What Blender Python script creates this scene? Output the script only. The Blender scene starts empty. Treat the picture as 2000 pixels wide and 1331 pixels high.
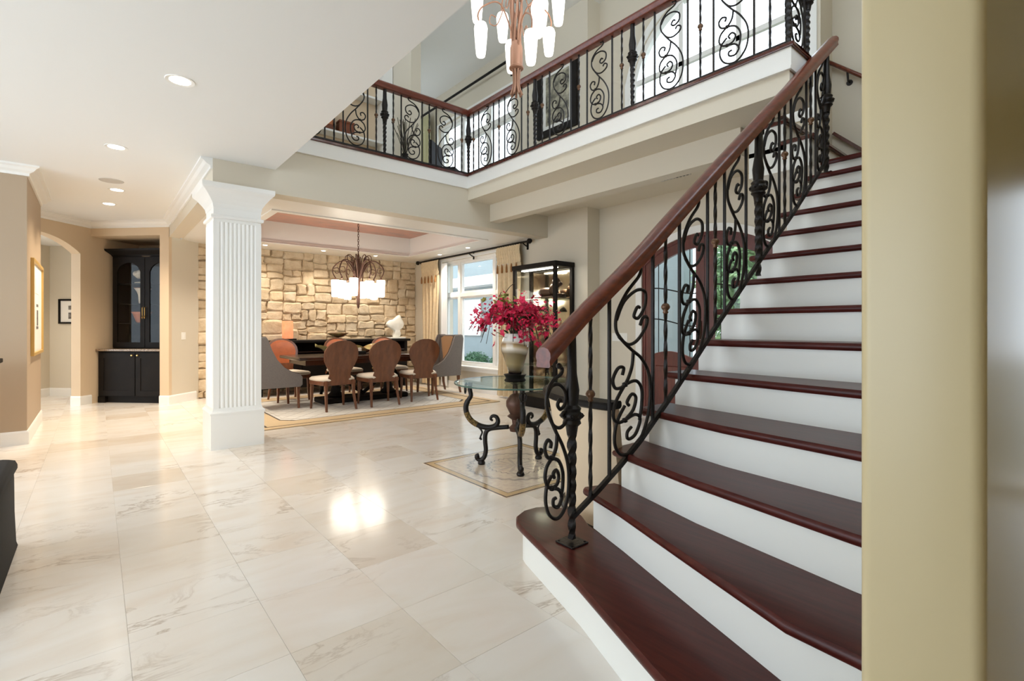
import bpy, bmesh, math, random
from mathutils import Vector, Matrix
random.seed(7)
PI = math.pi
scene = bpy.context.scene
COL = scene.collection

# ---------------------------------------------------------------- camera, world, exposure
cd = bpy.data.cameras.new('camera'); cam = bpy.data.objects.new('camera', cd); COL.objects.link(cam)
cd.sensor_width = 36; cd.lens = 17.45; cd.shift_y = -0.013; cd.clip_start = 0.02
cam.location = (0, 0, 1.2); cam.rotation_euler = (PI/2, 0, math.radians(50.05-90))
scene.camera = cam
world = bpy.data.worlds.new('sky'); scene.world = world; world.use_nodes = True
bg = world.node_tree.nodes['Background']; bg.inputs[0].default_value = (0.78, 0.89, 1.0, 1); bg.inputs[1].default_value = 3.5
scene.view_settings.view_transform = 'Standard'; scene.view_settings.look = 'None'
scene.view_settings.exposure = 0.35; scene.view_settings.gamma = 1.0; scene.view_settings.use_curve_mapping = False
scene.cycles.adaptive_threshold = 0.025; scene.cycles.max_bounces = 7; scene.cycles.diffuse_bounces = 5; scene.cycles.glossy_bounces = 4
scene.cycles.transparent_max_bounces = 12; scene.cycles.caustics_reflective = False; scene.cycles.caustics_refractive = False
scene.cycles.sample_clamp_indirect = 6.0; scene.cycles.use_denoising = True

# ---------------------------------------------------------------- helpers
def lin(c): return c/12.92 if c <= 0.04045 else ((c+0.055)/1.055)**2.4
def S(r, g, b): return (lin(r/255), lin(g/255), lin(b/255), 1)

class MB:
    def __init__(s): s.v = []; s.f = []
    def add(s, vs, fs, M=None):
        o = len(s.v); s.v += [tuple(M @ Vector(p)) if M else tuple(p) for p in vs]
        s.f += [tuple(i+o for i in f) for f in fs]; return s
    def box(s, x0, x1, y0, y1, z0, z1, M=None):
        return s.add([(x0,y0,z0),(x1,y0,z0),(x1,y1,z0),(x0,y1,z0),(x0,y0,z1),(x1,y0,z1),(x1,y1,z1),(x0,y1,z1)],
                     [(3,2,1,0),(4,5,6,7),(0,1,5,4),(1,2,6,5),(2,3,7,6),(3,0,4,7)], M)
    def cbox(s, x0, x1, y0, y1, z0, z1, c, M=None):      # chamfered box
        xs=(x0,x0+c,x1-c,x1); vs=[]; fs=[]
        def ring(z, i):
            a=[(x0+i,y0),(x1-i,y0),(x1,y0+i),(x1,y1-i),(x1-i,y1),(x0+i,y1),(x0,y1-i),(x0,y0+i)]
            return [(p[0],p[1],z) for p in a]
        def ring2(z):
            a=[(x0+c,y0+c),(x1-c,y0+c),(x1-c,y0+c),(x1-c,y1-c),(x1-c,y1-c),(x0+c,y1-c),(x0+c,y1-c),(x0+c,y0+c)]
            return [(p[0],p[1],z) for p in a]
        return s.loft([ring2(z0), ring(z0+c, c), ring(z1-c, c), ring2(z1)], True, True, M)
    def loft(s, rings, cap0=True, cap1=True, M=None, closed=True):
        n = len(rings[0]); vs = [p for r in rings for p in r]; fs = []
        for k in range(len(rings)-1):
            for i in range(n if closed else n-1):
                j = (i+1) % n
                fs.append((k*n+i, k*n+j, (k+1)*n+j, (k+1)*n+i))
        if cap0: fs.append(tuple(range(n-1, -1, -1)))
        if cap1: fs.append(tuple((len(rings)-1)*n+i for i in range(n)))
        return s.add(vs, fs, M)
    def prism(s, poly, z0, z1, M=None):
        return s.loft([[(x,y,z0) for x,y in poly], [(x,y,z1) for x,y in poly]], True, True, M)
    def lathe(s, prof, n=16, c=(0,0,0), M=None, sx=1, sy=1):
        rings = [[(c[0]+max(r,1e-4)*sx*math.cos(2*PI*i/n), c[1]+max(r,1e-4)*sy*math.sin(2*PI*i/n), c[2]+z) for i in range(n)] for r, z in prof]
        return s.loft(rings, True, True, M)
    def ring(s, prof, n=32, c=(0,0,0), M=None):
        rings = [[(c[0]+r*math.cos(2*PI*i/n), c[1]+r*math.sin(2*PI*i/n), c[2]+z) for i in range(n)] for r, z in prof+prof[:1]]
        return s.loft(rings, False, False, M)
    def tube(s, path, r, n=6, M=None, twist=0.0, closed=False, sq=False):
        P = [Vector(p) for p in path]; m = len(P)
        R = r if isinstance(r, (list, tuple)) else [r]*m
        T = []
        for i in range(m):
            a = P[max(i-1,0)]; b = P[min(i+1,m-1)]
            if closed: a = P[(i-1) % m]; b = P[(i+1) % m]
            t = (b-a); T.append(t.normalized() if t.length > 1e-9 else Vector((0,0,1)))
        u = T[0].orthogonal().normalized()
        if sq:
            h = Vector((0,0,1)) if abs(T[0].z) < .9 else Vector((1,0,0)); u = (h - T[0]*h.dot(T[0])).normalized()
        rings = []; ang = PI/4 if sq else 0
        for i in range(m):
            if i: 
                q = T[i-1].rotation_difference(T[i]); u = (q @ u); u = (u - T[i]*u.dot(T[i])).normalized()
            w = T[i].cross(u); ring = []
            for k in range(n):
                a = 2*PI*k/n + ang + twist*i
                ring.append(tuple(P[i] + (u*math.cos(a) + w*math.sin(a))*R[i]))
            rings.append(ring)
        if closed: rings.append(rings[0])
        return s.loft(rings, not closed, not closed, M)
    def sweep(s, prof, path, M=None, closed=False):      # prof (side, up) swept along a mostly horizontal path
        P = [Vector(p) for p in path]; m = len(P); rings = []
        for i in range(m):
            def hd(a, b):
                d = b-a; d.z = 0; return d.normalized()
            ds = []
            if i > 0 or closed: ds.append(hd(P[i-1], P[i]))
            if i < m-1 or closed: ds.append(hd(P[i], P[(i+1) % m]))
            nrm = [Vector((d.y, -d.x, 0)) for d in ds]
            nn = sum(nrm, Vector())
            if nn.length < 1e-6: nn = nrm[0]
            nn.normalize(); k = 1/max(nn.dot(nrm[0]), .3)
            rings.append([tuple(P[i] + nn*(a*k) + Vector((0,0,b))) for a, b in prof])
        if closed: rings.append(rings[0])
        return s.loft(rings, not closed, not closed, M)
    def grid(s, fn, nu, nv, M=None):
        vs = [fn(i/nu, j/nv) for j in range(nv+1) for i in range(nu+1)]
        fs = [(j*(nu+1)+i, j*(nu+1)+i+1, (j+1)*(nu+1)+i+1, (j+1)*(nu+1)+i) for j in range(nv) for i in range(nu)]
        return s.add(vs, fs, M)
    def mesh(s, name, mat, smooth=False, bevel=0, seg=2, recalc=True):
        me = bpy.data.meshes.new(name); me.from_pydata(s.v, [], s.f)
        bm = bmesh.new(); bm.from_mesh(me)
        bmesh.ops.remove_doubles(bm, verts=bm.verts, dist=1e-6)
        if recalc: bmesh.ops.recalc_face_normals(bm, faces=bm.faces)
        if bevel:
            es = [e for e in bm.edges if len(e.link_faces) == 2 and e.calc_face_angle(0) > .5]
            bmesh.ops.bevel(bm, geom=es, offset=bevel, segments=seg, profile=.5, affect='EDGES', clamp_overlap=True)
        if smooth:
            for f in bm.faces: f.smooth = True
            if smooth != 'all':
                for e in bm.edges:
                    if len(e.link_faces) == 2 and e.calc_face_angle(0) > .7: e.smooth = False
        bm.to_mesh(me); bm.free()
        if mat: me.materials.append(mat)
        return me

def put(name, me, parent=None, loc=None, rz=0, label=None):
    o = bpy.data.objects.new(name, me); COL.objects.link(o)
    if parent: o.parent = parent
    if loc is not None: o.location = loc
    if rz: o.rotation_euler = (0, 0, rz)
    if label: o['label'] = label
    return o
def part(name, mb, mat, parent=None, smooth=False, bevel=0, loc=None, rz=0, label=None, seg=2):
    return put(name, mb.mesh(name, mat, smooth, bevel, seg), parent, loc, rz, label)
def tag(o, label, cat, group=None, kind=None):
    o['label'] = label; o['category'] = cat
    if group: o['group'] = group
    if kind: o['kind'] = kind
    return o
def thing(name, label, cat, loc=(0,0,0), rz=0, group=None, kind=None):
    o = bpy.data.objects.new(name, None); COL.objects.link(o); o.location = loc; o.rotation_euler = (0,0,rz)
    o.empty_display_size = .1
    return tag(o, label, cat, group, kind)
def copy_tree(o, parent=None):
    c = o.copy(); COL.objects.link(c)
    if parent: c.parent = parent
    for ch in list(o.children): copy_tree(ch, c)
    return c
def struct(name, mb, mat, label, cat, smooth=False, bevel=0):
    return tag(part(name, mb, mat, None, smooth, bevel), label, cat, kind='structure')
def cr(pts, n=6, closed=False):                          # Catmull-Rom
    P = [Vector(p) for p in pts]; out = []; m = len(P)
    for i in range(m if closed else m-1):
        if closed: a,b,c,d = P[(i-1)%m],P[i],P[(i+1)%m],P[(i+2)%m]
        else: a,b,c,d = P[max(i-1,0)],P[i],P[i+1],P[min(i+2,m-1)]
        for k in range(n):
            t = k/n
            out.append(.5*((2*b)+(c-a)*t+(2*a-5*b+4*c-d)*t*t+(3*b-a-3*c+d)*t**3))
    if not closed: out.append(P[-1])
    return out
def lamp(name, kind, loc, energy, color, parent=None, size=.1, rot=(0,0,0), spot=None, blend=.6):
    l = bpy.data.lights.new(name, kind); l.energy = energy; l.color = color
    if kind == 'AREA': l.shape = 'DISK'; l.size = size
    elif kind != 'SUN': l.shadow_soft_size = size
    if kind == 'SPOT': l.spot_size = spot; l.spot_blend = blend
    o = bpy.data.objects.new(name, l); COL.objects.link(o); o.location = loc; o.rotation_euler = rot
    if parent: o.parent = parent
    return o

# ---------------------------------------------------------------- materials
def mat(name, col, rough=.5, metal=0, spec=None, bump=0, bscale=40, var=0, vscale=4, col2=None, coat=0, emit=None, estr=0, randv=0, stretch=None, sheen=0):
    m = bpy.data.materials.new(name); m.use_nodes = True; nt = m.node_tree; N = nt.nodes; L = nt.links
    b = N['Principled BSDF']; b.inputs['Base Color'].default_value = col; b.inputs['Roughness'].default_value = rough; b.inputs['Metallic'].default_value = metal
    if spec is not None: b.inputs['Specular IOR Level'].default_value = spec
    if coat: b.inputs['Coat Weight'].default_value = coat; b.inputs['Coat Roughness'].default_value = .08
    if sheen: b.inputs['Sheen Weight'].default_value = sheen
    if emit: b.inputs['Emission Color'].default_value = emit; b.inputs['Emission Strength'].default_value = estr
    src = None
    if var or bump:
        tc = N.new('ShaderNodeTexCoord'); vec = tc.outputs['Object']
        if stretch:
            mp = N.new('ShaderNodeMapping'); mp.inputs['Scale'].default_value = stretch; L.new(vec, mp.inputs[0]); vec = mp.outputs[0]
    if var:
        nz = N.new('ShaderNodeTexNoise'); nz.inputs['Scale'].default_value = vscale; nz.inputs['Detail'].default_value = 6; nz.inputs['Roughness'].default_value = .6
        L.new(vec, nz.inputs['Vector'])
        mx = N.new('ShaderNodeMix'); mx.data_type = 'RGBA'
        c2 = col2 or tuple([c*(1-var) for c in col[:3]]+[1])
        rp = N.new('ShaderNodeValToRGB'); rp.color_ramp.elements[0].position = .35; rp.color_ramp.elements[1].position = .68
        L.new(nz.outputs['Fac'], rp.inputs[0]); L.new(rp.outputs[0], mx.inputs[0])
        mx.inputs[6].default_value = col; mx.inputs[7].default_value = c2; src = mx.outputs[2]
    if randv:
        oi = N.new('ShaderNodeObjectInfo'); mr = N.new('ShaderNodeMapRange'); mr.inputs[3].default_value = 1-randv; mr.inputs[4].default_value = 1+randv*.6
        L.new(oi.outputs['Random'], mr.inputs[0]); vm = N.new('ShaderNodeMix'); vm.data_type = 'RGBA'; vm.blend_type = 'MULTIPLY'; vm.inputs[0].default_value = 1
        if src: L.new(src, vm.inputs[6])
        else: vm.inputs[6].default_value = col
        L.new(mr.outputs[0], vm.inputs[7]); src = vm.outputs[2]
    if src: L.new(src, b.inputs['Base Color'])
    if bump:
        n2 = N.new('ShaderNodeTexNoise'); n2.inputs['Scale'].default_value = bscale; n2.inputs['Detail'].default_value = 5; L.new(vec, n2.inputs['Vector'])
        bp = N.new('ShaderNodeBump'); bp.inputs['Strength'].default_value = bump; bp.inputs['Distance'].default_value = .02; L.new(n2.outputs['Fac'], bp.inputs['Height']); L.new(bp.outputs[0], b.inputs['Normal'])
    return m

def glass(name, tint=(1,1,1,1), refl=.06, rough=.0, edge=.75):
    m = bpy.data.materials.new(name); m.use_nodes = True; nt = m.node_tree; N = nt.nodes; L = nt.links
    N.remove(N['Principled BSDF']); out = N['Material Output']
    tr = N.new('ShaderNodeBsdfTransparent'); tr.inputs[0].default_value = tint
    gl = N.new('ShaderNodeBsdfGlossy'); gl.inputs['Roughness'].default_value = rough
    fr = N.new('ShaderNodeLayerWeight'); fr.inputs['Blend'].default_value = .25
    mr = N.new('ShaderNodeMapRange'); mr.inputs[3].default_value = refl; mr.inputs[4].default_value = edge
    pw = N.new('ShaderNodeMath'); pw.operation = 'POWER'; pw.inputs[1].default_value = 2.5
    L.new(fr.outputs['Facing'], pw.inputs[0]); L.new(pw.outputs[0], mr.inputs[0])
    mx = N.new('ShaderNodeMixShader'); L.new(mr.outputs[0], mx.inputs[0]); L.new(tr.outputs[0], mx.inputs[1]); L.new(gl.outputs[0], mx.inputs[2]); L.new(mx.outputs[0], out.inputs[0])
    return m

M = {}
M['wall'] = mat('wall_paint', S(214,205,187), .6, bump=.03, bscale=180)
M['wall_warm'] = mat('wall_paint_warm_light', S(214,192,162), .6, bump=.03, bscale=180)  # beige paint with the warm lamp light of the niche put into the colour
M['wall_taupe'] = mat('wall_paint_taupe', S(176,156,132), .6, bump=.03, bscale=180)
M['wall_gold'] = mat('wall_paint_tan', S(206,190,150), .3)
M['white'] = mat('white_paint', S(238,237,233), .38)
M['ceil'] = mat('ceiling_paint', S(236,237,236), .7)
M['riser'] = mat('riser_paint', S(240,240,234), .32)
M['mahog'] = mat('mahogany', S(88,36,28), .22, var=.5, vscale=3, stretch=(1.5,14,14), coat=.5, col2=S(66,24,18))
M['mahog_y'] = mat('mahogany_cross_grain', S(84,34,28), .32, spec=.22, var=.5, vscale=2.2, stretch=(18,1.5,18), coat=.06, col2=S(62,22,18))
M['rail'] = mat('rail_wood', S(116,52,32), .3, var=.5, vscale=3, stretch=(2,12,12), coat=.2, col2=S(84,34,22))
M['door_wood'] = mat('door_wood', S(104,44,36), .32, var=.4, vscale=3, stretch=(8,8,1.5), coat=.3, col2=S(78,30,25))
M['iron'] = mat('wrought_iron', S(38,34,32), .42, metal=.6, bump=.15, bscale=60)
M['bronze_knob'] = mat('bronze_knob', S(110,82,62), .35, metal=.6)
M['black'] = mat('black_wood', S(27,23,20), .55, spec=.15, var=.3, vscale=6)
M['black_cloth'] = mat('black_cloth', S(36,34,33), .9, bump=.2, bscale=200)
M['espresso'] = mat('espresso_wood', S(44,27,22), .25, var=.4, vscale=4, stretch=(1,10,10), coat=.3)
M['chair_wood'] = mat('walnut', S(118,70,42), .3, var=.45, vscale=3, stretch=(6,6,1.2), coat=.3, col2=S(90,52,31))
M['leather'] = mat('cognac_leather', S(186,98,52), .4, var=.3, vscale=6, bump=.1, bscale=90)
M['cream'] = mat('cream_fabric', S(226,214,196), .85, bump=.1, bscale=250)
M['grey_fab'] = mat('grey_fabric', S(118,112,108), .9, var=.15, vscale=60, bump=.2, bscale=250)
M['tan_fab'] = mat('tan_fabric', S(178,138,98), .75)
M['trim_dark'] = mat('dark_trim', S(52,36,30), .4)
M['drape'] = mat('gold_drape', S(222,200,162), .7, var=.12, vscale=20, bump=.05, bscale=200, sheen=.3)
M['tassel'] = mat('tassel', S(150,102,54), .7)
M['sheer'] = mat('sheer_curtain', S(245,246,246), .8)
M['glass'] = glass('window_glass', (1,1,1,1), .04)
M['glass_green'] = glass('table_glass', (.86,.95,.92,1), .16)
M['glass_clear'] = glass('clear_glass', (.96,.97,.97,1), .012, 0, .3)
M['brass'] = mat('brass', S(200,170,110), .3, metal=1)
M['silver'] = mat('silver', S(200,204,206), .25, metal=1, bump=.6, bscale=45)
M['mirror'] = mat('mirror', S(200,190,168), .08, metal=1)
M['copper'] = mat('copper_rose', S(176,134,112), .45, metal=.3)
M['bronze'] = mat('bronze', S(70,52,42), .38, metal=.8)
M['cog'] = mat('rust_iron', S(92,64,52), .45, metal=.5)
M['shade'] = mat('frosted_shade', S(250,246,238), .4, emit=(1.0,.93,.84,1), estr=2.2)
M['shade_lit'] = mat('lit_shade', S(250,246,238), .4, emit=(1.0,.91,.77,1), estr=7.5)
M['bulb_lit'] = mat('lit_lens', S(255,250,240), .4, emit=(1.0,.93,.82,1), estr=14)
M['granite'] = mat('granite', S(160,140,116), .2, var=.6, vscale=60, col2=S(80,66,54))
M['stone'] = None
M['leaf'] = mat('green_leaf', S(62,112,62), .5, var=.4, vscale=6, col2=S(38,84,50), randv=.3)
M['leaf_lime'] = mat('lime_leaf', S(176,178,92), .5, var=.3, vscale=30, randv=.25)
M['petal'] = mat('crimson_petal', S(224,24,82), .55, var=.4, vscale=60, col2=S(178,10,54), randv=.35)
M['petal_pink'] = mat('pink_petal', S(226,110,140), .55, randv=.2)
M['stem'] = mat('dark_stem', S(58,52,34), .6)
M['house'] = mat('stucco', S(132,142,142), .8, var=.06, vscale=3)
M['paving'] = mat('exterior_paving', S(150,150,144), .8)
M['wood_light'] = mat('light_wood', S(208,170,122), .4, var=.2, vscale=4, stretch=(1,1,8))
M['alabaster'] = mat('alabaster', S(240,240,232), .35, var=.08, vscale=8)
M['lampglow'] = mat('lamp_glow', S(226,120,84), .4, var=.5, vscale=9, col2=S(236,160,120), emit=(1.0,.32,.14,1), estr=.55)
M['print'] = mat('print_paper', S(236,234,228), .6)
M['ink'] = mat('print_ink', S(70,66,64), .6, var=.6, vscale=20, col2=S(150,146,140))
M['gold_frame'] = mat('gold_frame', S(206,170,102), .4, metal=.35)
M['dark_paint'] = mat('dark_picture', S(24,26,26), .4, var=.9, vscale=7, col2=S(196,190,166))
M['plate_white'] = mat('switch_plate', S(238,236,230), .4)
M['grille'] = mat('grille', S(196,192,186), .6)
M['ceramic'] = mat('ceramic', S(222,212,192), .4, var=.2, vscale=10)
M['terracotta'] = mat('terracotta', S(170,100,56), .45)
M['hutch_in'] = mat('cabinet_interior', S(26,22,20), .6, spec=.2)
# ---------------------------------------------------------------- special materials
def nodes(name):
    m = bpy.data.materials.new(name); m.use_nodes = True
    return m, m.node_tree.nodes, m.node_tree.links, m.node_tree.nodes['Principled BSDF']
def ramp(N, pts, interp='LINEAR'):
    r = N.new('ShaderNodeValToRGB'); cr_ = r.color_ramp; cr_.interpolation = interp
    cr_.elements[0].position, cr_.elements[0].color = pts[0]; cr_.elements[1].position, cr_.elements[1].color = pts[-1]
    for p, c in pts[1:-1]:
        e = cr_.elements.new(p); e.color = c
    return r
def math_n(N, L, op, a, b=None, c=None):
    n = N.new('ShaderNodeMath'); n.operation = op
    for i, x in enumerate((a, b, c)):
        if x is None: continue
        if isinstance(x, (int, float)): n.inputs[i].default_value = x
        else: L.new(x, n.inputs[i])
    return n.outputs[0]
def mixc(N, L, fac, a, b):
    mx = N.new('ShaderNodeMix'); mx.data_type = 'RGBA'
    for i, x in ((0, fac), (6, a), (7, b)):
        if isinstance(x, (int, float, tuple)): mx.inputs[i].default_value = x
        else: L.new(x, mx.inputs[i])
    return mx.outputs[2]

def marble():
    m, N, L, b = nodes('cream_marble')
    geo = N.new('ShaderNodeNewGeometry'); oi = N.new('ShaderNodeObjectInfo')
    off = N.new('ShaderNodeVectorMath'); off.operation = 'SCALE'; cmb = N.new('ShaderNodeCombineXYZ')
    L.new(oi.outputs['Random'], cmb.inputs[0]); L.new(oi.outputs['Random'], cmb.inputs[1]); L.new(oi.outputs['Random'], cmb.inputs[2])
    L.new(cmb.outputs[0], off.inputs[0]); off.inputs['Scale'].default_value = 57.0
    ad = N.new('ShaderNodeVectorMath'); ad.operation = 'ADD'; L.new(geo.outputs['Position'], ad.inputs[0]); L.new(off.outputs[0], ad.inputs[1])
    mp = N.new('ShaderNodeMapping'); mp.inputs['Rotation'].default_value = (0,0,.45); mp.inputs['Scale'].default_value = (1.0,2.4,1); L.new(ad.outputs[0], mp.inputs[0])
    n1 = N.new('ShaderNodeTexNoise'); n1.inputs['Scale'].default_value = 1.6; n1.inputs['Detail'].default_value = 6; n1.inputs['Distortion'].default_value = 1.2; L.new(mp.outputs[0], n1.inputs['Vector'])
    n2 = N.new('ShaderNodeTexNoise'); n2.inputs['Scale'].default_value = 2.1; n2.inputs['Detail'].default_value = 9; n2.inputs['Roughness'].default_value = .62; n2.inputs['Distortion'].default_value = .6; L.new(mp.outputs[0], n2.inputs['Vector'])
    n3 = N.new('ShaderNodeTexNoise'); n3.inputs['Scale'].default_value = 1.1; L.new(ad.outputs[0], n3.inputs['Vector'])
    # thin veins where noise crosses a level
    dv = math_n(N, L, 'ABSOLUTE', math_n(N, L, 'SUBTRACT', n2.outputs['Fac'], .53))
    vr = ramp(N, [(0, (1,1,1,1)), (.009, (.55,.55,.55,1)), (.03, (0,0,0,1))]); L.new(dv, vr.inputs[0])
    gate = ramp(N, [(.50, (0,0,0,1)), (.66, (1,1,1,1))]); L.new(n3.outputs['Fac'], gate.inputs[0])
    vein = math_n(N, L, 'MULTIPLY', vr.outputs[0], gate.outputs[0]); vein = math_n(N, L, 'MULTIPLY', vein, .62)
    clouds = ramp(N, [(.3, S(238,234,229)), (.55, S(234,228,220)), (.8, S(227,215,202))]); L.new(n1.outputs['Fac'], clouds.inputs[0])
    tone = ramp(N, [(0, (.90,.85,.79,1)), (.14, (.95,.92,.88,1)), (.24, (1,.98,.96,1)), (1, (1.0,1.0,1.0,1))]); L.new(oi.outputs['Random'], tone.inputs[0])
    mul = N.new('ShaderNodeMix'); mul.data_type = 'RGBA'; mul.blend_type = 'MULTIPLY'; mul.inputs[0].default_value = 1; L.new(clouds.outputs[0], mul.inputs[6]); L.new(tone.outputs[0], mul.inputs[7])
    L.new(mixc(N, L, vein, mul.outputs[2], S(158,134,108)), b.inputs['Base Color'])
    b.inputs['Roughness'].default_value = .15; b.inputs['Specular IOR Level'].default_value = .5
    return m
M['marble'] = marble()
M['grout'] = mat('grout', S(228,220,210), .6)

def stone_mat():
    m, N, L, b = nodes('ledge_stone')
    geo = N.new('ShaderNodeNewGeometry'); oi = N.new('ShaderNodeObjectInfo')
    n1 = N.new('ShaderNodeTexNoise'); n1.inputs['Scale'].default_value = 7; n1.inputs['Detail'].default_value = 8; n1.inputs['Roughness'].default_value = .65; L.new(geo.outputs['Position'], n1.inputs['Vector'])
    r1 = ramp(N, [(.3, S(226,212,188)), (.5, S(214,196,168)), (.75, S(190,168,136))]); L.new(n1.outputs['Fac'], r1.inputs[0])
    r2 = ramp(N, [(0, (.82,.78,.72,1)), (.5, (1,1,1,1)), (1, (1.0,.95,.88,1))]); L.new(oi.outputs['Random'], r2.inputs[0])
    mul = N.new('ShaderNodeMix'); mul.data_type = 'RGBA'; mul.blend_type = 'MULTIPLY'; mul.inputs[0].default_value = 1; L.new(r1.outputs[0], mul.inputs[6]); L.new(r2.outputs[0], mul.inputs[7])
    L.new(mul.outputs[2], b.inputs['Base Color']); b.inputs['Roughness'].default_value = .9
    bp = N.new('ShaderNodeBump'); bp.inputs['Strength'].default_value = .8; bp.inputs['Distance'].default_value = .03; L.new(n1.outputs['Fac'], bp.inputs['Height']); L.new(bp.outputs[0], b.inputs['Normal'])
    return m
M['stone'] = stone_mat()
M['mortar'] = mat('mortar', S(186,164,132), .95, bump=.3, bscale=60)
M['coral'] = mat('coral_plaster', S(206,158,140), .6, var=.3, vscale=3.5, col2=S(178,150,140), bump=.05, bscale=20, stretch=(1,2,1))

# ---------------------------------------------------------------- ground planes
H = 2.85            # lower ceiling
Z2 = 3.265          # upper floor
ZU = 5.95           # upper ceiling
XW = 5.40           # window wall
YH = 5.579          # header face over the dining opening
TX, TY, TP = 1.0, 1.92, .4525

flr = struct('floor', MB().box(-6, 5.66, -4, 12.6, -.12, -.003), M['grout'], 'polished cream marble tile floor of the hall and dining room', 'floor')
F_ = Vector((math.cos(math.radians(50.05)), math.sin(math.radians(50.05)))); R_ = Vector((F_.y, -F_.x))
tile_me = MB().cbox(-TP/2+.0005, TP/2-.0005, -TP/2+.0005, TP/2-.0005, -.010, 0, .0005).mesh('tile', M['marble'])
cand = []; rest = MB()
for i in range(-16, 12):
    for j in range(-13, 24):
        cx, cy = TX+(i+.5)*TP, TY+(j+.5)*TP
        if cx > 5.45 or cx < -5.8 or cy > 12.3 or cy < -3.8: continue
        d = cx*F_.x+cy*F_.y; l = cx*R_.x+cy*R_.y
        vis = d > .9 and -1.08 < l/d < .62 and 1.2/d < .80
        if vis and cx > 1.6 and cy > 6.5 and cx < 5.0 and cy < 9.0: vis = False   # under the rug
        if vis and cx > 1.9 and cy < 1.75: vis = False                            # under the stair
        if vis and cx < -.6 and cy > 7.1: vis = False
        if vis and cy > 9.8 and cx > 0.3: vis = False
        cand.append((0 if vis else 1, d, cx, cy))
cand.sort()
for k, (v, d, cx, cy) in enumerate(cand):
    if v == 0 and k < 300: put('tile', tile_me, flr, (cx, cy, 0))
    else: rest.box(cx-TP/2+.0005, cx+TP/2-.0005, cy-TP/2+.0005, cy+TP/2-.0005, -.010, 0)
ro = part('tile_field', rest, M['marble'], flr); ro['kind'] = 'stuff'

# inlaid medallion under the glass table
def medallion():
    m, N, L, b = nodes('stone_inlay')
    tc = N.new('ShaderNodeTexCoord'); sp = N.new('ShaderNodeSeparateXYZ'); L.new(tc.outputs['Object'], sp.inputs[0])
    x, y = sp.outputs[0], sp.outputs[1]
    ax = math_n(N, L, 'ABSOLUTE', x); ay = math_n(N, L, 'ABSOLUTE', y); sq = math_n(N, L, 'MAXIMUM', ax, ay)
    r = math_n(N, L, 'SQRT', math_n(N, L, 'ADD', math_n(N, L, 'MULTIPLY', x, x), math_n(N, L, 'MULTIPLY', y, y)))
    th = math_n(N, L, 'ARCTAN2', y, x)
    cream, tan, dark, blue = S(228,212,192), S(206,178,138), S(84,68,58), S(196,190,186)
    field = N.new('ShaderNodeTexNoise'); field.inputs['Scale'].default_value = 26; L.new(tc.outputs['Object'], field.inputs['Vector'])
    fr = ramp(N, [(.4, cream), (.62, S(214,194,178))]); L.new(field.outputs['Fac'], fr.inputs[0])
    sqr = ramp(N, [(0, (0,0,0,1)), (.500, (0,0,0,1)), (.501, (1,1,1,1)), (.509, (1,1,1,1)), (.510, (.5,.5,.5,1)), (.560, (.5,.5,.5,1)), (.561, (1,1,1,1)), (.575, (1,1,1,1)), (.576, (0,0,0,1)), (1, (0,0,0,1))], 'CONSTANT'); L.new(sq, sqr.inputs[0])
    border = ramp(N, [(0, cream), (.3, tan), (.8, dark)], 'CONSTANT'); L.new(sqr.outputs[0], border.inputs[0])
    inb = math_n(N, L, 'GREATER_THAN', sqr.outputs[0], .2)
    wav = math_n(N, L, 'ADD', r, math_n(N, L, 'MULTIPLY', math_n(N, L, 'SINE', math_n(N, L, 'MULTIPLY', th, 28)), .010))
    ring = ramp(N, [(0, (0,0,0,1)), (.228, (0,0,0,1)), (.229, (.7,.7,.7,1)), (.240, (0,0,0,1)), (.372, (0,0,0,1)), (.373, (.35,.35,.35,1)), (.385, (0,0,0,1)), (.392, (.6,.6,.6,1)), (.412, (.18,.18,.18,1)), (.425, (0,0,0,1))], 'CONSTANT'); L.new(wav, ring.inputs[0])
    star = math_n(N, L, 'SINE', math_n(N, L, 'MULTIPLY', th, 12)); star = math_n(N, L, 'GREATER_THAN', star, math_n(N, L, 'SUBTRACT', math_n(N, L, 'MULTIPLY', r, 8), .9))
    star = math_n(N, L, 'MULTIPLY', star, math_n(N, L, 'LESS_THAN', r, .21)); star = math_n(N, L, 'MULTIPLY', star, .35)
    base = mixc(N, L, star, fr.outputs[0], S(150,140,140)); base = mixc(N, L, ring.outputs[0], base, S(96,90,94)); base = mixc(N, L, inb, base, border.outputs[0])
    L.new(base, b.inputs['Base Color']); b.inputs['Roughness'].default_value = .16
    return m
part('floor_medallion', MB().cbox(-.585,.585,-.585,.585,-.006,.0025,.0015), medallion(), flr, loc=(2.785,3.275,0), label='square mosaic medallion inlaid in the marble floor')

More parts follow.
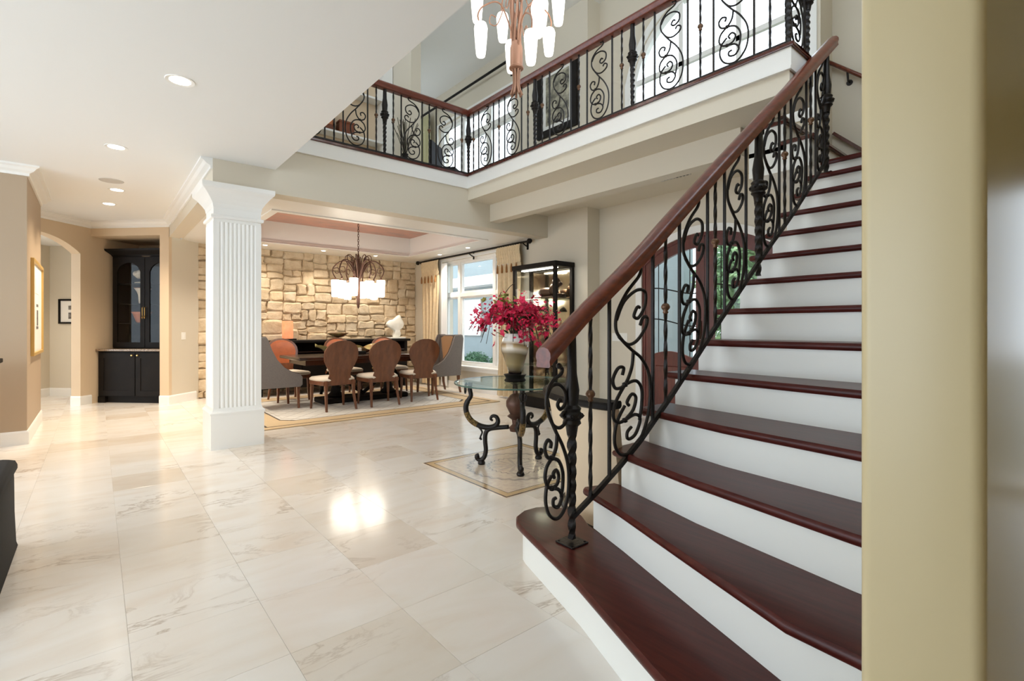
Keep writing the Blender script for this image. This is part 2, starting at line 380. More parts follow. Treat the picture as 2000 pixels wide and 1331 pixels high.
# ---------------------------------------------------------------- stone wall behind the dining table
ws = struct('wall_back', MB().box(1.25, 5.66, 9.80, 9.95, 0, 2.66), M['mortar'], 'rustic stone feature wall behind the dining table', 'wall')
rnd = random.Random(11)
def split(x0, x1, z0, z1, out):
    w, h = x1-x0, z1-z0
    if w < .30+rnd.random()*.26 and h < .16+rnd.random()*.15: out.append((x0,x1,z0,z1)); return
    if w/h > 1.15+rnd.random()*.9:
        c = x0+w*(.34+.32*rnd.random()); split(x0,c,z0,z1,out); split(c,x1,z0,z1,out)
    else:
        c = z0+h*(.34+.32*rnd.random()); split(x0,x1,z0,c,out); split(x0,x1,c,z1,out)
rects = []; split(1.27, 5.41, 0, 2.63, rects)
for (x0,x1,z0,z1) in rects:
    g = .003; x0 += g; x1 -= g; z0 += g; z1 -= g; w = x1-x0; h = z1-z0; dep = .03+.035*rnd.random()
    def edge(n):
        pts = []
        cs = [(x0,z0),(x1,z0),(x1,z1),(x0,z1)]
        cs = [(a+rnd.uniform(-.014,.014), b_+rnd.uniform(-.014,.014)) for a, b_ in cs]
        for k in range(4):
            a, c = cs[k], cs[(k+1) % 4]
            for t in (0.09, .5, .91):
                jit = .02 if t == .5 else .008
                pts.append((a[0]+(c[0]-a[0])*t+rnd.uniform(-jit,jit), a[1]+(c[1]-a[1])*t+rnd.uniform(-jit,jit)))
        return pts
    E0 = edge(3); mx, mz = (x0+x1)/2, (z0+z1)/2; ins = min(w,h)*.13
    def shr(p, k): return (mx+(p[0]-mx)*(1-k/(w/2)), mz+(p[1]-mz)*(1-k/(h/2)))
    r0 = [(p[0], 9.80, p[1]) for p in E0]; r1 = [(p[0], 9.80-dep*.55, p[1]) for p in E0]
    r2 = [(lambda q: (q[0], 9.80-dep*(.9+.25*rnd.random()), q[1]))(shr(p, ins)) for p in E0]
    part('stone', MB().loft([r0,r1,r2], False, True), M['stone'], ws)

# ---------------------------------------------------------------- walls with openings
def holed(mb, axis, a0, a1, u0, u1, z0, z1, holes):
    """slab between a0..a1 on the given axis, u along the other axis, rectangular holes (u0,u1,z0,z1)"""
    us = sorted({u0, u1, *[h[0] for h in holes], *[h[1] for h in holes]}); zs = sorted({z0, z1, *[h[2] for h in holes], *[h[3] for h in holes]})
    for i in range(len(us)-1):
        for j in range(len(zs)-1):
            cu, cz = (us[i]+us[i+1])/2, (zs[j]+zs[j+1])/2
            if any(h[0] < cu < h[1] and h[2] < cz < h[3] for h in holes): continue
            if axis == 'x': mb.box(a0, a1, us[i], us[i+1], zs[j], zs[j+1])
            else: mb.box(us[i], us[i+1], a0, a1, zs[j], zs[j+1])
    return mb
def arch_z(y, y0, y1, zs, zt):
    c = (y0+y1)/2; hw = (y1-y0)/2; rise = zt-zs; R = (hw*hw+rise*rise)/(2*rise)
    return zs + math.sqrt(max(R*R-(y-c)**2, 0)) - (R-rise)
def arched(mb, a0, a1, u0, u1, z0, z1, o, Mx=None, axis='x', n=24):
    """o = (ou0, ou1, oz0, zspring, ztop)"""
    ou0, ou1, oz0, zs, zt = o
    def bx(p0, p1, q0, q1):
        if p1-p0 < 1e-4 or q1-q0 < 1e-4: return
        mb.box(*((a0,a1,p0,p1) if axis == 'x' else (p0,p1,a0,a1)), q0, q1, Mx)
    bx(u0, ou0, z0, z1); bx(ou1, u1, z0, z1); bx(ou0, ou1, z0, oz0)
    for k in range(n):
        ya = ou0+(ou1-ou0)*k/n; yb = ou0+(ou1-ou0)*(k+1)/n; za = arch_z(ya,ou0,ou1,zs,zt); zb = arch_z(yb,ou0,ou1,zs,zt)
        vs = [(a0,ya,za),(a1,ya,za),(a1,yb,zb),(a0,yb,zb),(a0,ya,z1),(a1,ya,z1),(a1,yb,z1),(a0,yb,z1)]
        if axis != 'x': vs = [(p[1],p[0],p[2]) for p in vs]
        mb.add(vs, [(3,2,1,0),(4,5,6,7),(0,1,5,4),(1,2,6,5),(2,3,7,6),(3,0,4,7)], Mx)
    return mb
W1 = (6.50, 8.66, .46, 2.52); W2 = (6.45, 8.80, 3.60, 5.30)
struct('wall_right', holed(MB(), 'x', XW, 5.66, 4.76, 10.2, 0, ZU, [W1, W2]), M['wall'], 'beige wall with the dining windows and drapes', 'wall')
DO = (2.24, 4.02, 0, 2.06, 2.36); AW = (1.98, 4.20, 3.45, 4.55, 5.45)
mb = arched(MB(), 5.66, 5.80, 1.86, 4.90, 0, 2.95, DO); arched(mb, 5.66, 5.80, 1.86, 4.90, 2.95, ZU, AW)
struct('wall_front', mb, M['wall'], 'beige entry wall around the arched double door', 'wall')
mb = MB().box(5.80, 6.10, 1.86, 2.0, 0, ZU).box(6.0, 6.12, .26, 1.9, 0, ZU)
struct('wall_landing', mb, M['wall'], 'beige wall at the head of the stair', 'wall')
# wall end beside the stair, close to the camera, with rounded corners
mb = MB(); r = .018; poly = []
for cx, cy, a0 in ((1.0+r,.270-r,90),(1.0+r,.112+r,180)):
    for k in range(6): a = math.radians(a0+90*k/5); poly.append((cx+r*math.cos(a), cy+r*math.sin(a)))
poly += [(6.12,.112),(6.12,.26),(1.1,.26),(1.05,.270)]
struct('wall_stair', holed(mb.prism(poly, 0, 3.4), 'y', .112, .26, 1.0, 6.12, 3.4, ZU, [(1.7,4.1,3.6,5.6)]), M['wall_gold'], 'tan wall end with rounded corners beside the stair', 'wall', smooth=True)  # upper hole serves the added clerestory window
# header over the dining opening and the header running back from the column
struct('wall_header', MB().box(.87, XW, YH, YH+.22, 2.60, Z2-.02), M['wall'], 'beige header above the dining room opening', 'wall')
struct('wall_header_side', MB().box(.87, 1.05, YH+.22, 9.32, 2.60, H), M['wall'], 'beige header running from the white column to the bar niche', 'wall')
# upper void walls
struct('wall_loft', holed(MB(), 'y', 10.0, 10.2, 1.44, XW, Z2, ZU, [(4.0,5.1,3.7,5.5)]).box(3.73, 3.90, 6.88, 7.75, Z2, ZU).box(1.44,3.73,7.75,7.85,Z2,ZU), M['wall'], 'beige loft wall beside the bookcase upstairs', 'wall')  # hole in the far wall serves the added loft window
struct('wall_void', MB().box(1.30, 1.44, .26, YH, H+.12, 5.2).box(1.30,1.44,YH,9.9,Z2,5.2), M['wall'], 'unseen upper hall wall, cut short to set the light in the void', 'wall')  # unseen; height set to limit daylight on the balcony fascia
# ceilings
struct('ceiling', MB().box(-6, 1.44, -4, YH, H, H+.12).box(-6, .87, YH, 12.6, H, H+.12), M['ceil'], 'white ceiling of the lower hall', 'ceiling')
struct('ceiling_upper', MB().box(1.2, 6.2, .1, 10.3, ZU, ZU+.1), M['ceil'], 'white ceiling high above the stair hall', 'ceiling')
tx0, tx1, ty0, ty1 = 1.60, 4.84, 6.37, 8.97
dc = struct('ceiling_dining', MB().box(1.05, tx0, YH+.22, 9.85, 2.61, 2.66).box(tx1, XW, YH+.22, 9.85, 2.61, 2.66).box(tx0, tx1, YH+.22, ty0, 2.61, 2.66).box(tx0, tx1, ty1, 9.85, 2.61, 2.66),
            M['white'], 'white tray ceiling of the dining room with coral centre', 'ceiling')
part('tray_side', MB().box(tx0-.06, tx0, ty0-.06, ty1+.06, 2.661, 2.98).box(tx1, tx1+.06, ty0-.06, ty1+.06, 2.661, 2.98).box(tx0,tx1,ty0-.06,ty0,2.661,2.98).box(tx0,tx1,ty1,ty1+.06,2.661,2.98), M['white'], dc)
part('tray_centre', MB().box(tx0-.06, tx1+.06, ty0-.06, ty1+.06, 2.98, 3.0), M['coral'], dc, label='mottled coral plaster panel')
part('crown_moulding', MB().sweep([(0,0),(.0,.05),(.035,.05),(.05,.02),(.09,.0),(.09,-.012),(0,-.012)], [(tx0,ty0,2.61),(tx0,ty1,2.61),(tx1,ty1,2.61),(tx1,ty0,2.61)], closed=True), M['white'], dc)

# balcony slab, fascia, nosing and the beam below it
mb = MB().box(1.44, XW, YH+.22, 10.0, 3.02, Z2-.02).box(3.889, 5.66, 2.0, YH+.22, 2.93, Z2-.02).box(3.889, 4.30, 1.48, 2.0, 2.93, Z2-.02)
struct('floor_upper', mb, M['wall'], 'balcony slab of the upper hall with beige edge', 'floor')
struct('trim_1', MB().box(1.44, 3.889, YH-.018, YH, 3.083, Z2-.02).box(3.871, 3.889, 1.48, YH-.018, 3.083, Z2-.02).box(3.871, 4.30, 1.462, 1.48, 3.083, Z2-.02)
       .box(1.44, 3.889, YH-.028, YH-.018, 3.083, 3.105).box(3.861, 3.871, 1.462, YH-.018, 3.083, 3.105), M['white'], 'white fascia board along the balcony edge', 'trim')
struct('trim_2', MB().box(1.44, 3.905, YH-.035, YH+.10, Z2-.02, Z2+.012).box(3.855, 3.99, 1.44, YH-.035, Z2-.02, Z2+.012).box(3.99, 4.30, 1.44, 1.56, Z2-.02, Z2+.012), M['mahog'], 'mahogany nosing along the balcony floor edge', 'trim', bevel=.006)
struct('wall_beam', MB().box(4.267, 4.42, 2.02, YH, 2.69, 2.93), M['wall'], 'beige dropped beam under the balcony', 'wall')
# carpeted upper landing surface
struct('floor_loft', MB().box(1.44, XW, YH+.10, 10.0, Z2-.02, Z2).box(3.99, 5.66, 2.0, YH+.10, Z2-.02, Z2).box(3.99, 4.30, 1.56, 2.0, Z2-.02, Z2), M['cream'], 'pale carpet of the upper hall', 'floor')

# ---------------------------------------------------------------- angled corner with the bar niche and the arched passage
A = Vector((.861, 9.30, 0)); MA = Matrix.Translation(A) @ Matrix.Rotation(-PI/4, 4, 'Z')   # local x right along the wall, y away
mb = MB().box(-.151, 0, 0, .06, 0, H, MA).box(-1.306, -.151, 0, .06, 2.63, H, MA).box(-1.40,.06,.90,1.0,0,H,MA).box(-1.306,-.151,.06,.9,2.63,2.69,MA)
struct('wall_niche', mb, M['wall_warm'], 'beige wall framing the black bar niche, warm light in its colour', 'wall')
mb = MB().box(-.05, 0, .06, .64, 0, 2.61, MA)
struct('wall_switch', mb, M['wall'], 'short angled beige wall with the light switch', 'wall')
mb = arched(MB(), -1.46, -1.306, -2.2, 1.0, 0, H, (-1.50, -.175, 0, 2.33, 2.56), MA)
struct('wall_arch', mb, M['wall_warm'], 'beige wall with the arched passage, warm light in its colour', 'wall')
mb = MB().box(-3.6,-1.46,.75,.85,0,H,MA).box(-2.97,-2.85,-1.2,.75,0,H,MA)
struct('wall_passage', mb, M['wall'], 'pale wall inside the arched passage', 'wall')
struct('ceiling_passage', MB().box(-3.6,-1.40,-2.5,.9,2.62,2.70,MA), M['ceil'], 'passage ceiling behind the arch', 'ceiling')
struct('wall_left', MB().box(-3.2, -.545, 7.10, 8.75, 0, H), M['wall_taupe'], 'taupe wall block with the gold framed print', 'wall')
# crown moulding of the lower ceiling
cp = [(0,0),(.10,0),(.10,-.018),(.075,-.03),(.055,-.055),(.02,-.075),(.018,-.10),(0,-.10)]
def loc2(x, y, z): p = MA @ Vector((x,y,0)); return (p.x,p.y,z)
B = loc2(-1.306,0,H)
struct('trim_3', MB().sweep([(-a,b) for a,b in cp], [(.87,YH-.0,H),(.87,9.31,H),loc2(0,0,H),B,loc2(-1.306,-1.2,H)]), M['white'], 'white crown moulding along the header and bar niche', 'trim')
struct('trim_4', MB().sweep([(-a,b) for a,b in cp], [(-.545,8.75,H),(-.545,7.10,H),(-3.2,7.10,H)]), M['white'], 'white crown moulding on the taupe wall', 'trim')
# baseboards
bp = [(0,0),(.016,0),(.016,.12),(.010,.135),(.004,.14),(0,.14)]
struct('baseboard_left', MB().sweep([(-a,b) for a,b in bp], [(-.545,8.75,0),(-.545,7.10,0),(-3.2,7.10,0)]), M['white'], 'white baseboard of the taupe wall', 'baseboard')
struct('baseboard_niche', MB().sweep([(-a,b) for a,b in bp], [loc2(0,.58,0),loc2(0,0,0),loc2(-.151,0,0)]), M['white'], 'white baseboard beside the bar niche', 'baseboard')
struct('baseboard_arch', MB().sweep([(-a,b) for a,b in bp], [loc2(-1.306,0,0),loc2(-1.306,-.175,0),loc2(-1.46,-.175,0)]), M['white'], 'white baseboard at the arch jamb', 'baseboard')
struct('baseboard_passage', MB().sweep([(-a,b) for a,b in bp], [loc2(-1.46,.75,0),loc2(-2.85,.75,0),loc2(-2.85,-1.2,0)]), M['white'], 'white baseboard inside the passage', 'baseboard')
struct('baseboard_dining', MB().sweep(bp, [(XW,9.7,0),(XW,4.76,0)]), M['white'], 'white baseboard under the dining windows', 'baseboard')

# passage the camera stands in
struct('wall_shade_rear', MB().box(-1.4, 5.2, -1.45, -1.3, 0, H), M['wall_gold'], 'unseen tan wall added behind the viewer to darken the side passage', 'wall')  # added out of view to keep the side passage dark
struct('wall_shade_rear_left', MB().box(-1.4, -1.25, -1.3, .42, 0, H), M['wall_gold'], 'unseen tan wall added behind the viewer to shade the wall end', 'wall')  # added out of view; its length sets the shade on the near wall end
struct('wall_passage_end', holed(MB(), 'x', 5.0, 5.1, -1.3, .112, 0, H, [(-.85,-.17,.05,2.2)]), M['wall_gold'], 'tan wall with a narrow sidelight ending the side passage', 'wall')
struct('ceiling_passage_side', MB().box(1.44, 5.2, -1.45, .112, H, H+.12), M['ceil'], 'white ceiling of the side passage', 'ceiling')
# ---------------------------------------------------------------- column
co = thing('column', 'white square fluted column with a stepped capital', 'column', (1.09,5.80,0), kind='structure')
def shaft():
    hw = .215; pts = []
    def side(n=9):
        out = [(-hw, -hw)]; m = .045; p = (2*hw-2*m)/n
        for k in range(n):
            a = -hw+m+k*p+.006; b = a+p-.012; 
            out.append((a,-hw))
            for q in range(1,5): t = q/5; out.append((a+(b-a)*t, -hw+.010*math.sin(PI*t)))
            out.append((b,-hw))
        return out
    base = side()
    for k in range(4):
        c, s_ = math.cos(k*PI/2), math.sin(k*PI/2); pts += [(x*c-y*s_, x*s_+y*c) for x,y in base]
    return pts
part('shaft', MB().prism(shaft(), .40, 2.24), M['white'], co)
part('plinth', MB().box(-.238,.238,-.238,.238,0,.34).loft([[(x*h,y*h,z) for x,y in ((-1,-1),(1,-1),(1,1),(-1,1))] for h,z in ((.244,.34),(.244,.355),(.225,.375),(.217,.40))]), M['white'], co)
part('neck', MB().box(-.212,.212,-.212,.212,2.24,2.42).loft([[(x*h,y*h,z) for x,y in ((-1,-1),(1,-1),(1,1),(-1,1))] for h,z in ((.215,2.27),(.232,2.275),(.236,2.29),(.232,2.305),(.215,2.31))]), M['white'], co)
part('capital', MB().loft([[(x*h,y*h,z) for x,y in ((-1,-1),(1,-1),(1,1),(-1,1))] for h,z in ((.215,2.38),(.222,2.42),(.245,2.46),(.285,2.515),(.315,2.545),(.322,2.56),(.322,2.60))]), M['white'], co)
# ---------------------------------------------------------------- staircase
ZT = {1:.192,2:.384,3:.57,4:.757,5:.940,6:1.125,7:1.315,8:1.510,9:1.694,10:1.874,11:2.052,12:2.226,13:2.397,14:2.566}
front = {1:[(1.03,.262),(1.25,.84),(1.462,1.357),(1.57,1.68),(1.64,1.89)],
         2:[(1.43,.262),(1.444,.40),(1.458,.571),(1.62,.98),(1.791,1.402),(1.885,1.70)],
         3:[(1.735,.262),(1.765,.50),(1.885,1.095),(2.04,1.645)],
         4:[(2.04,.262),(2.075,.55),(2.15,1.109),(2.29,1.65)],
         5:[(2.37,.262),(2.40,.6),(2.46,1.06),(2.53,1.637)],
         6:[(2.66,.262),(2.70,.7),(2.765,1.624)]}
for i, x_, y_ in ((7,3.016,1.61),(8,3.243,1.597),(9,3.466,1.584),(10,3.684,1.571),(11,3.899,1.558),(12,4.109,1.544),(13,4.315,1.531),(14,4.563,1.518)):
    front[i] = [(x_-(.05 if i == 7 else .03 if i == 8 else 0), .262), (x_, y_)]
def shift(poly, d):                     # move a front line back along the stair by d
    out = []
    for k, p in enumerate(poly):
        a = poly[max(k-1,0)]; b = poly[min(k+1,len(poly)-1)]; t = Vector((b[0]-a[0], b[1]-a[1])).normalized(); n = Vector((t.y,-t.x))
        if n.x < 0: n = -n
        out.append((p[0]+n.x*d, max(p[1]+n.y*d, .262)))
    return out
st = thing('staircase', 'staircase with mahogany treads and white risers', 'staircase', (0,0,0))
for i in range(1, 15):
    fr = front[i]; z = ZT[i]
    if i < 14:
        bk = shift(front[i+1], .045)
        if i == 1: poly = fr + [(1.665,1.955),(1.72,2.02),(1.80,2.055),(1.89,2.05),(1.97,2.0),(2.01,1.92),(2.0,1.80)] + [(p[0],p[1]) for p in bk[::-1] if p[1] < 1.75]
        else:
            tip = fr[-1]; poly = fr[:-1] + [(tip[0],tip[1]-.02),(tip[0]+.008,tip[1]),(tip[0]+.03,tip[1]+.012)] + [(bk[-1][0], bk[-1][1]+.012)] + bk[::-1]
    else: poly = [fr[0], fr[1], (5.995,1.518), (5.995,.262)]
    # rounded nosing: three layers
    t = .036
    def inset(pl, d):
        n = len(pl); nf = len(fr)+ (7 if i == 1 else 0); out = []
        c = Vector((sum(p[0] for p in pl)/n, sum(p[1] for p in pl)/n))
        for k, p in enumerate(pl):
            a = Vector(pl[k-1]); b = Vector(pl[(k+1) % n]); tt = (b-a); 
            nn = Vector((tt.y, -tt.x)); 
            if nn.length > 1e-9: nn.normalize()
            if nn.dot(c-Vector(p)) < 0: nn = -nn
            out.append((p[0]+nn.x*d, p[1]+nn.y*d) if k < nf+2 else p)
        return out
    rings = [[(x,y,zz) for x,y in inset(poly, d)] for d, zz in ((.010,z-t),(.003,z-t+.006),(0,z-t*.5),(.003,z-.006),(.010,z))]
    part('tread', MB().loft(rings), M['mahog_y'], st, smooth=True)
    # riser under this tread
    rf = shift(fr, .028); zb = ZT[i-1] if i > 1 else 0
    if i == 1: rf = rf + [(1.69,1.93),(1.75,1.985),(1.83,2.01),(1.92,1.98),(1.965,1.90),(1.95,1.80)]
    else: rf[-1] = (rf[-1][0], rf[-1][1]-.045)
    rb = [(x+.02, y) for x, y in rf]
    vs = [(x,y,zb) for x,y in rf]+[(x,y,z-t+.004) for x,y in rf]; n = len(rf)
    bvs = [(x,y,zb) for x,y in rb]+[(x,y,z-t+.004) for x,y in rb]
    mb = MB()
    if i == 1: mb.prism(rf + [(1.6,1.0),(1.4,.262)], 0, z-t+.004)
    else: mb.loft([[rfp+(zb,) for rfp in [rf[k]]][0:1]+[rf[k]+(z-t+.004,), rb[k]+(z-t+.004,), rb[k]+(zb,)] for k in range(n)])
    part('riser', mb, M['riser'], st, smooth=True)
# three steps turning up to the balcony from the landing
for k, (yy, zz) in enumerate(((1.50,2.742),(1.70,2.918),(1.86,3.092))):
    part('tread', MB().cbox(4.34,5.995,yy-.03,min(yy+.25,1.995),zz-.036,zz,.008), M['mahog'], st)
    part('riser', MB().box(4.36,5.995,yy,1.99,zz-.25,zz-.036), M['riser'], st)
# closed side below the open ends
mb = MB()
for i in range(2, 15):
    x0 = front[i][-1][0]+.05; x1 = (front[i+1][-1][0]+.05) if i < 14 else 5.9; mb.box(x0, x1, 1.44, 1.48, 0 if x0 > 0 else 0, ZT[i]-.036)
part('side_panel', mb, M['riser'], st)
sk = MB()
sk.add([(5.985,.262,2.685),(5.985,1.6,2.685),(5.985,1.6,3.02),(5.985,.262,2.86),(5.999,.262,2.685),(5.999,1.6,2.685),(5.999,1.6,3.02),(5.999,.262,2.86)], [(0,1,2,3),(7,6,5,4),(0,3,7,4),(3,2,6,7),(2,1,5,6),(1,0,4,5)])
part('wall_skirt', MB().box(5.978,5.994,.262,1.50,2.566,2.74), M['riser'], st)
part('skirt_cap', MB().tube([(5.972,.3,2.76),(5.972,1.40,2.76),(5.972,1.58,3.0),(5.972,1.84,3.25)], .022, 4, sq=True), M['mahog'], st)

# wall handrail of the upper flight
wr = thing('wall_handrail', 'short mahogany wall handrail above the upper landing', 'handrail')
RP = [(math.cos(a)*.034, math.sin(a)*.026) for a in [2*PI*k/10 for k in range(10)]]
part('rail', MB().sweep(RP, [(5.93,.9,3.55),(5.93,1.45,3.62),(5.93,1.60,3.76),(5.93,1.86,3.99)]), M['rail'], wr, smooth='all')
part('bracket', MB().tube([(5.998,1.70,3.74),(5.95,1.70,3.75),(5.93,1.70,3.83)], .010, 6).lathe([(.03,0),(.03,.008)],10,(0,0,0),Matrix.Translation((5.998,1.70,3.74)) @ Matrix.Rotation(-PI/2,4,'Y')), M['iron'], wr)

# ---------------------------------------------------------------- wrought iron balustrades
SC = [[(.58,.985),(.70,.968),(.64,.935),(.35,.90),(.13,.83),(.10,.74),(.25,.65),(.46,.56),(.72,.46),(.92,.34),(.97,.22),(.90,.10),(.70,.02),(.45,0),(.2,.04),(.07,.13),(.12,.23),(.30,.285)],
      [(.11,.79),(.28,.86),(.58,.868),(.82,.815),(.82,.74),(.64,.705),(.52,.735),(.60,.77),(.67,.755)],
      [(.16,.69),(.36,.61),(.6,.585),(.84,.615),(.88,.66),(.76,.683),(.68,.655)],
      [(.5,.54),(.46,.46),(.30,.40),(.10,.42),(.03,.48),(.14,.52),(.27,.50),(.24,.465)],
      [(.30,.40),(.10,.35),(.04,.28),(.14,.225),(.30,.205)],
      [(.30,.40),(.56,.37),(.72,.29),(.72,.2),(.66,.13)],
      [(.30,.205),(.50,.22),(.57,.275),(.46,.315),(.35,.295),(.40,.265)],
      [(.30,.205),(.55,.185),(.68,.13),(.56,.075),(.38,.085),(.36,.125),(.46,.135)]]
def scroll_mb(fn, r=.0075, flip=False):
    mb = MB()
    for s_ in SC:
        pts = cr([( (1-a) if flip else a, b, 0) for a, b in s_], 5)
        mb.tube([fn(p.x, p.y) for p in pts], r, 5)
    for a, b in ((.30,.40),(.30,.205)):
        p = fn((1-a) if flip else a, b); mb.lathe([(.006,-.012),(.014,-.008),(.014,.008),(.006,.012)], 6, p)
    p = fn(.42 if flip else .58, .99); mb.lathe([(.004,-.014),(.014,-.006),(.014,.006),(.004,.014)], 6, p)
    return mb
def bar_mb(x, y, z0, z1, kind, kz=.58):
    """plain bar, twisted bar with a bronze knob, or heavy turned post"""
    mb = MB(); h = z1-z0
    if kind == 'plain': mb.tube([(x,y,z0),(x,y,z1)], .0095, 4, sq=True)
    elif kind == 'knob':
        n = 26; mb.tube([(x,y,z0+h*k/n) for k in range(n+1)], .0105, 4, twist=.55)
    else:
        n = 30; kk = .60
        mb.tube([(x,y,z0+h*.02+h*(kk-.06)*k/n) for k in range(n+1)], [.019+.006*k/n for k in range(n+1)], 4, twist=.45)
        c = z0+h*kk
        mb.lathe([(.024,-.09),(.03,-.05),(.045,-.035),(.04,-.02),(.05,-.008),(.05,.008),(.04,.02),(.045,.035),(.03,.05),(.036,.12),(.024,.2),(.02,h*(1-kk))], 12, (x,y,c))
        for k in range(8):
            a = 2*PI*k/8; mb.lathe([(.002,-.012),(.012,0),(.002,.012)], 6, (x+.048*math.cos(a), y+.048*math.sin(a), c))
    return mb
def knob_mb(x, y, z): return MB().lathe([(.010,-.035),(.016,-.026),(.011,-.018),(.022,-.006),(.024,.004),(.018,.016),(.010,.022)], 10, (x,y,z))

sb = thing('stair_balustrade', 'scrolled wrought iron stair balustrade with mahogany handrail', 'balustrade')
def ry(x): return 1.5 + .10*max(0.0, min(1.0, (2.15-x)/.45))**1.5 - .10*max(0.0, min(1.0, (x-2.15)/1.5))
BR = [(1.705,.31),(2.083,.613),(2.395,.868),(2.785,1.213),(3.379,1.719),(4.13,2.305),(4.38,2.50)]
HR = [(1.52,1.065),(1.648,1.163),(1.935,1.420),(2.306,1.735),(2.785,2.13),(3.379,2.61),(3.838,2.973),(4.515,3.483)]
def ip(T, x):
    for (a, za), (b, zb) in zip(T, T[1:]):
        if x <= b or (b, zb) == T[-1]: return za+(zb-za)*(x-a)/(b-a)
bz = lambda x: ip(BR, x)
hz = lambda x: ip(HR, x)-.03
HP = [(a*1.25,b*1.3) for a,b in [(-.036,-.03),(-.03,-.034),(.03,-.034),(.036,-.03),(.033,-.012),(.038,.0),(.036,.016),(.024,.03),(0,.036),(-.024,.03),(-.036,.016),(-.038,0),(-.033,-.012)]]
hx = [1.52+(4.515-1.52)*k/24 for k in range(25)]
part('handrail', MB().sweep(HP, [(x, ry(x), ip(HR,x)) for x in hx]), M['rail'], sb, smooth=True)
part('bottom_rail', MB().tube([(x, ry(x), bz(x)) for x in [1.705+(4.38-1.705)*k/20 for k in range(21)]], .015, 4, sq=True), M['iron'], sb)
def bar(x, kind, parent=sb, y=None, z0=None, z1=None, name='baluster', kz=None):
    yy = ry(x) if y is None else y; a = bz(x) if z0 is None else z0; b = hz(x) if z1 is None else z1
    o = part(name, bar_mb(x, yy, a, b, kind), M['iron'], parent, smooth=True)
    if kind == 'knob': part('knob', knob_mb(x, yy, a+(b-a)*.56), M['bronze_knob'], o, smooth='all')
    return o
def newel(x, y, z0, z1):
    o = part('newel_post', bar_mb(x, y, z0, z1, 'post'), M['iron'], sb, smooth=True)
    part('base_plate', MB().cbox(x-.055,x+.055,y-.055,y+.055,z0,z0+.008,.002).lathe([(.005,0),(.006,.004)],6,(x-.042,y-.042,z0+.008)).lathe([(.005,0),(.006,.004)],6,(x+.042,y-.042,z0+.008)).lathe([(.005,0),(.006,.004)],6,(x-.042,y+.042,z0+.008)), M['iron'], o)
newel(1.705, 1.60, .192, hz(1.705)); newel(4.385, 1.40, ZT[13], hz(4.385))
s9 = .9375
for x, k in ((1.80,'knob'),(1.905,'plain'),(2.201,'plain'),(2.306,'knob'),(2.426,'plain'),(2.691,'plain'),(2.769,'knob'),(2.866,'plain'),(3.107,'plain'),(3.294,'plain'),(3.529,'plain'),(3.605,'knob'),(3.703,'plain'),(3.98,'plain'),(4.064,'knob'),(4.161,'plain')): bar(x, k)
part('baluster', bar_mb(3.255, ry(3.255), ZT[8], hz(3.255), 'post'), M['iron'], sb, smooth=True)
def stair_scroll(x0, x1, pad=.012):
    def fn(a, b):
        x = x0+pad+(x1-x0-2*pad)*a; z0 = bz(x0+(x1-x0)*.5)-.02+(bz(x)-bz(x0+(x1-x0)*.5))*.75; z1 = hz(x0+(x1-x0)*.5)+(hz(x)-hz(x0+(x1-x0)*.5))*.75
        return (x, ry(x), z0+.02+(z1-z0-.02)*b)
    part('scroll_panel', scroll_mb(fn, .009), M['iron'], sb, smooth='all')
for x0, x1 in ((1.905,2.201),(2.426,2.691),(2.866,3.107),(3.294,3.529),(3.703,3.98),(4.161,4.37)): stair_scroll(x0, x1)
def lead(a, b): return (1.69-.165*(1-a), 1.60, .33+(1.03-.33)*b)
part('scroll_panel', scroll_mb(lead, .009), M['iron'], sb, smooth='all')

bb = thing('balcony_balustrade', 'wrought iron balcony balustrade with mahogany handrail overlooking the hall', 'balustrade')
ZB = Z2+.012; ZR = 4.105
part('handrail', MB().sweep(HP, [(1.46,YH+.02,ZR+.02),(3.912,YH+.02,ZR+.02),(3.912,1.50,ZR+.02),(4.29,1.50,ZR+.02)]), M['rail'], bb, smooth=True)
part('bottom_rail', MB().tube([(1.46,YH+.02,ZB+.03),(3.912,YH+.02,ZB+.03)], .012, 4, sq=True).tube([(3.912,YH+.02,ZB+.03),(3.912,1.50,ZB+.03)], .012, 4, sq=True).tube([(3.912,1.50,ZB+.03),(4.29,1.50,ZB+.03)], .012, 4, sq=True), M['iron'], bb)
hh = ZR-ZB
cache = {}
def bbar(x, y, kind):
    if kind not in cache: cache[kind] = bar_mb(0,0,0,hh,kind).mesh('baluster', M['iron'], True)
    o = put('newel_post' if kind == 'post' else 'baluster', cache[kind], bb, (x,y,ZB))
    if kind == 'knob':
        if 'k' not in cache: cache['k'] = knob_mb(0,0,hh*.56).mesh('knob', M['bronze_knob'], 'all')
        put('knob', cache['k'], o)
def bscroll(x, y, rz, flip=False):
    k = ('s', flip)
    if k not in cache: cache[k] = scroll_mb(lambda a, b: (-.128+.256*a, 0, .045+(hh-.055)*b), .0075, flip).mesh('scroll_panel', M['iron'], 'all')
    put('scroll_panel', cache[k], bb, (x,y,ZB), rz)
PAT = [(.109,'knob'),(.218,'plain'),(.365,'s'),(.512,'plain'),(.616,'knob'),(.72,'plain'),(.867,'s'),(1.014,'plain'),(1.12,'knob')]
def run(p0, dirv, L, rz, flip, first=True, last=True):
    k = L/1.233
    if first: bbar(p0[0], p0[1], 'post')
    for o, t in PAT:
        x, y = p0[0]+dirv[0]*o*k, p0[1]+dirv[1]*o*k
        if t == 's': bscroll(x, y, rz, flip)
        else: bbar(x, y, t)
run((3.912,YH+.02), (-1,0), 1.233, PI, False); run((2.679,YH+.02), (-1,0), 1.233, PI, False)
run((3.912,YH+.02), (0,-1), 1.346, -PI/2, False, first=False); run((3.912,4.253), (0,-1), 1.369, -PI/2, False)
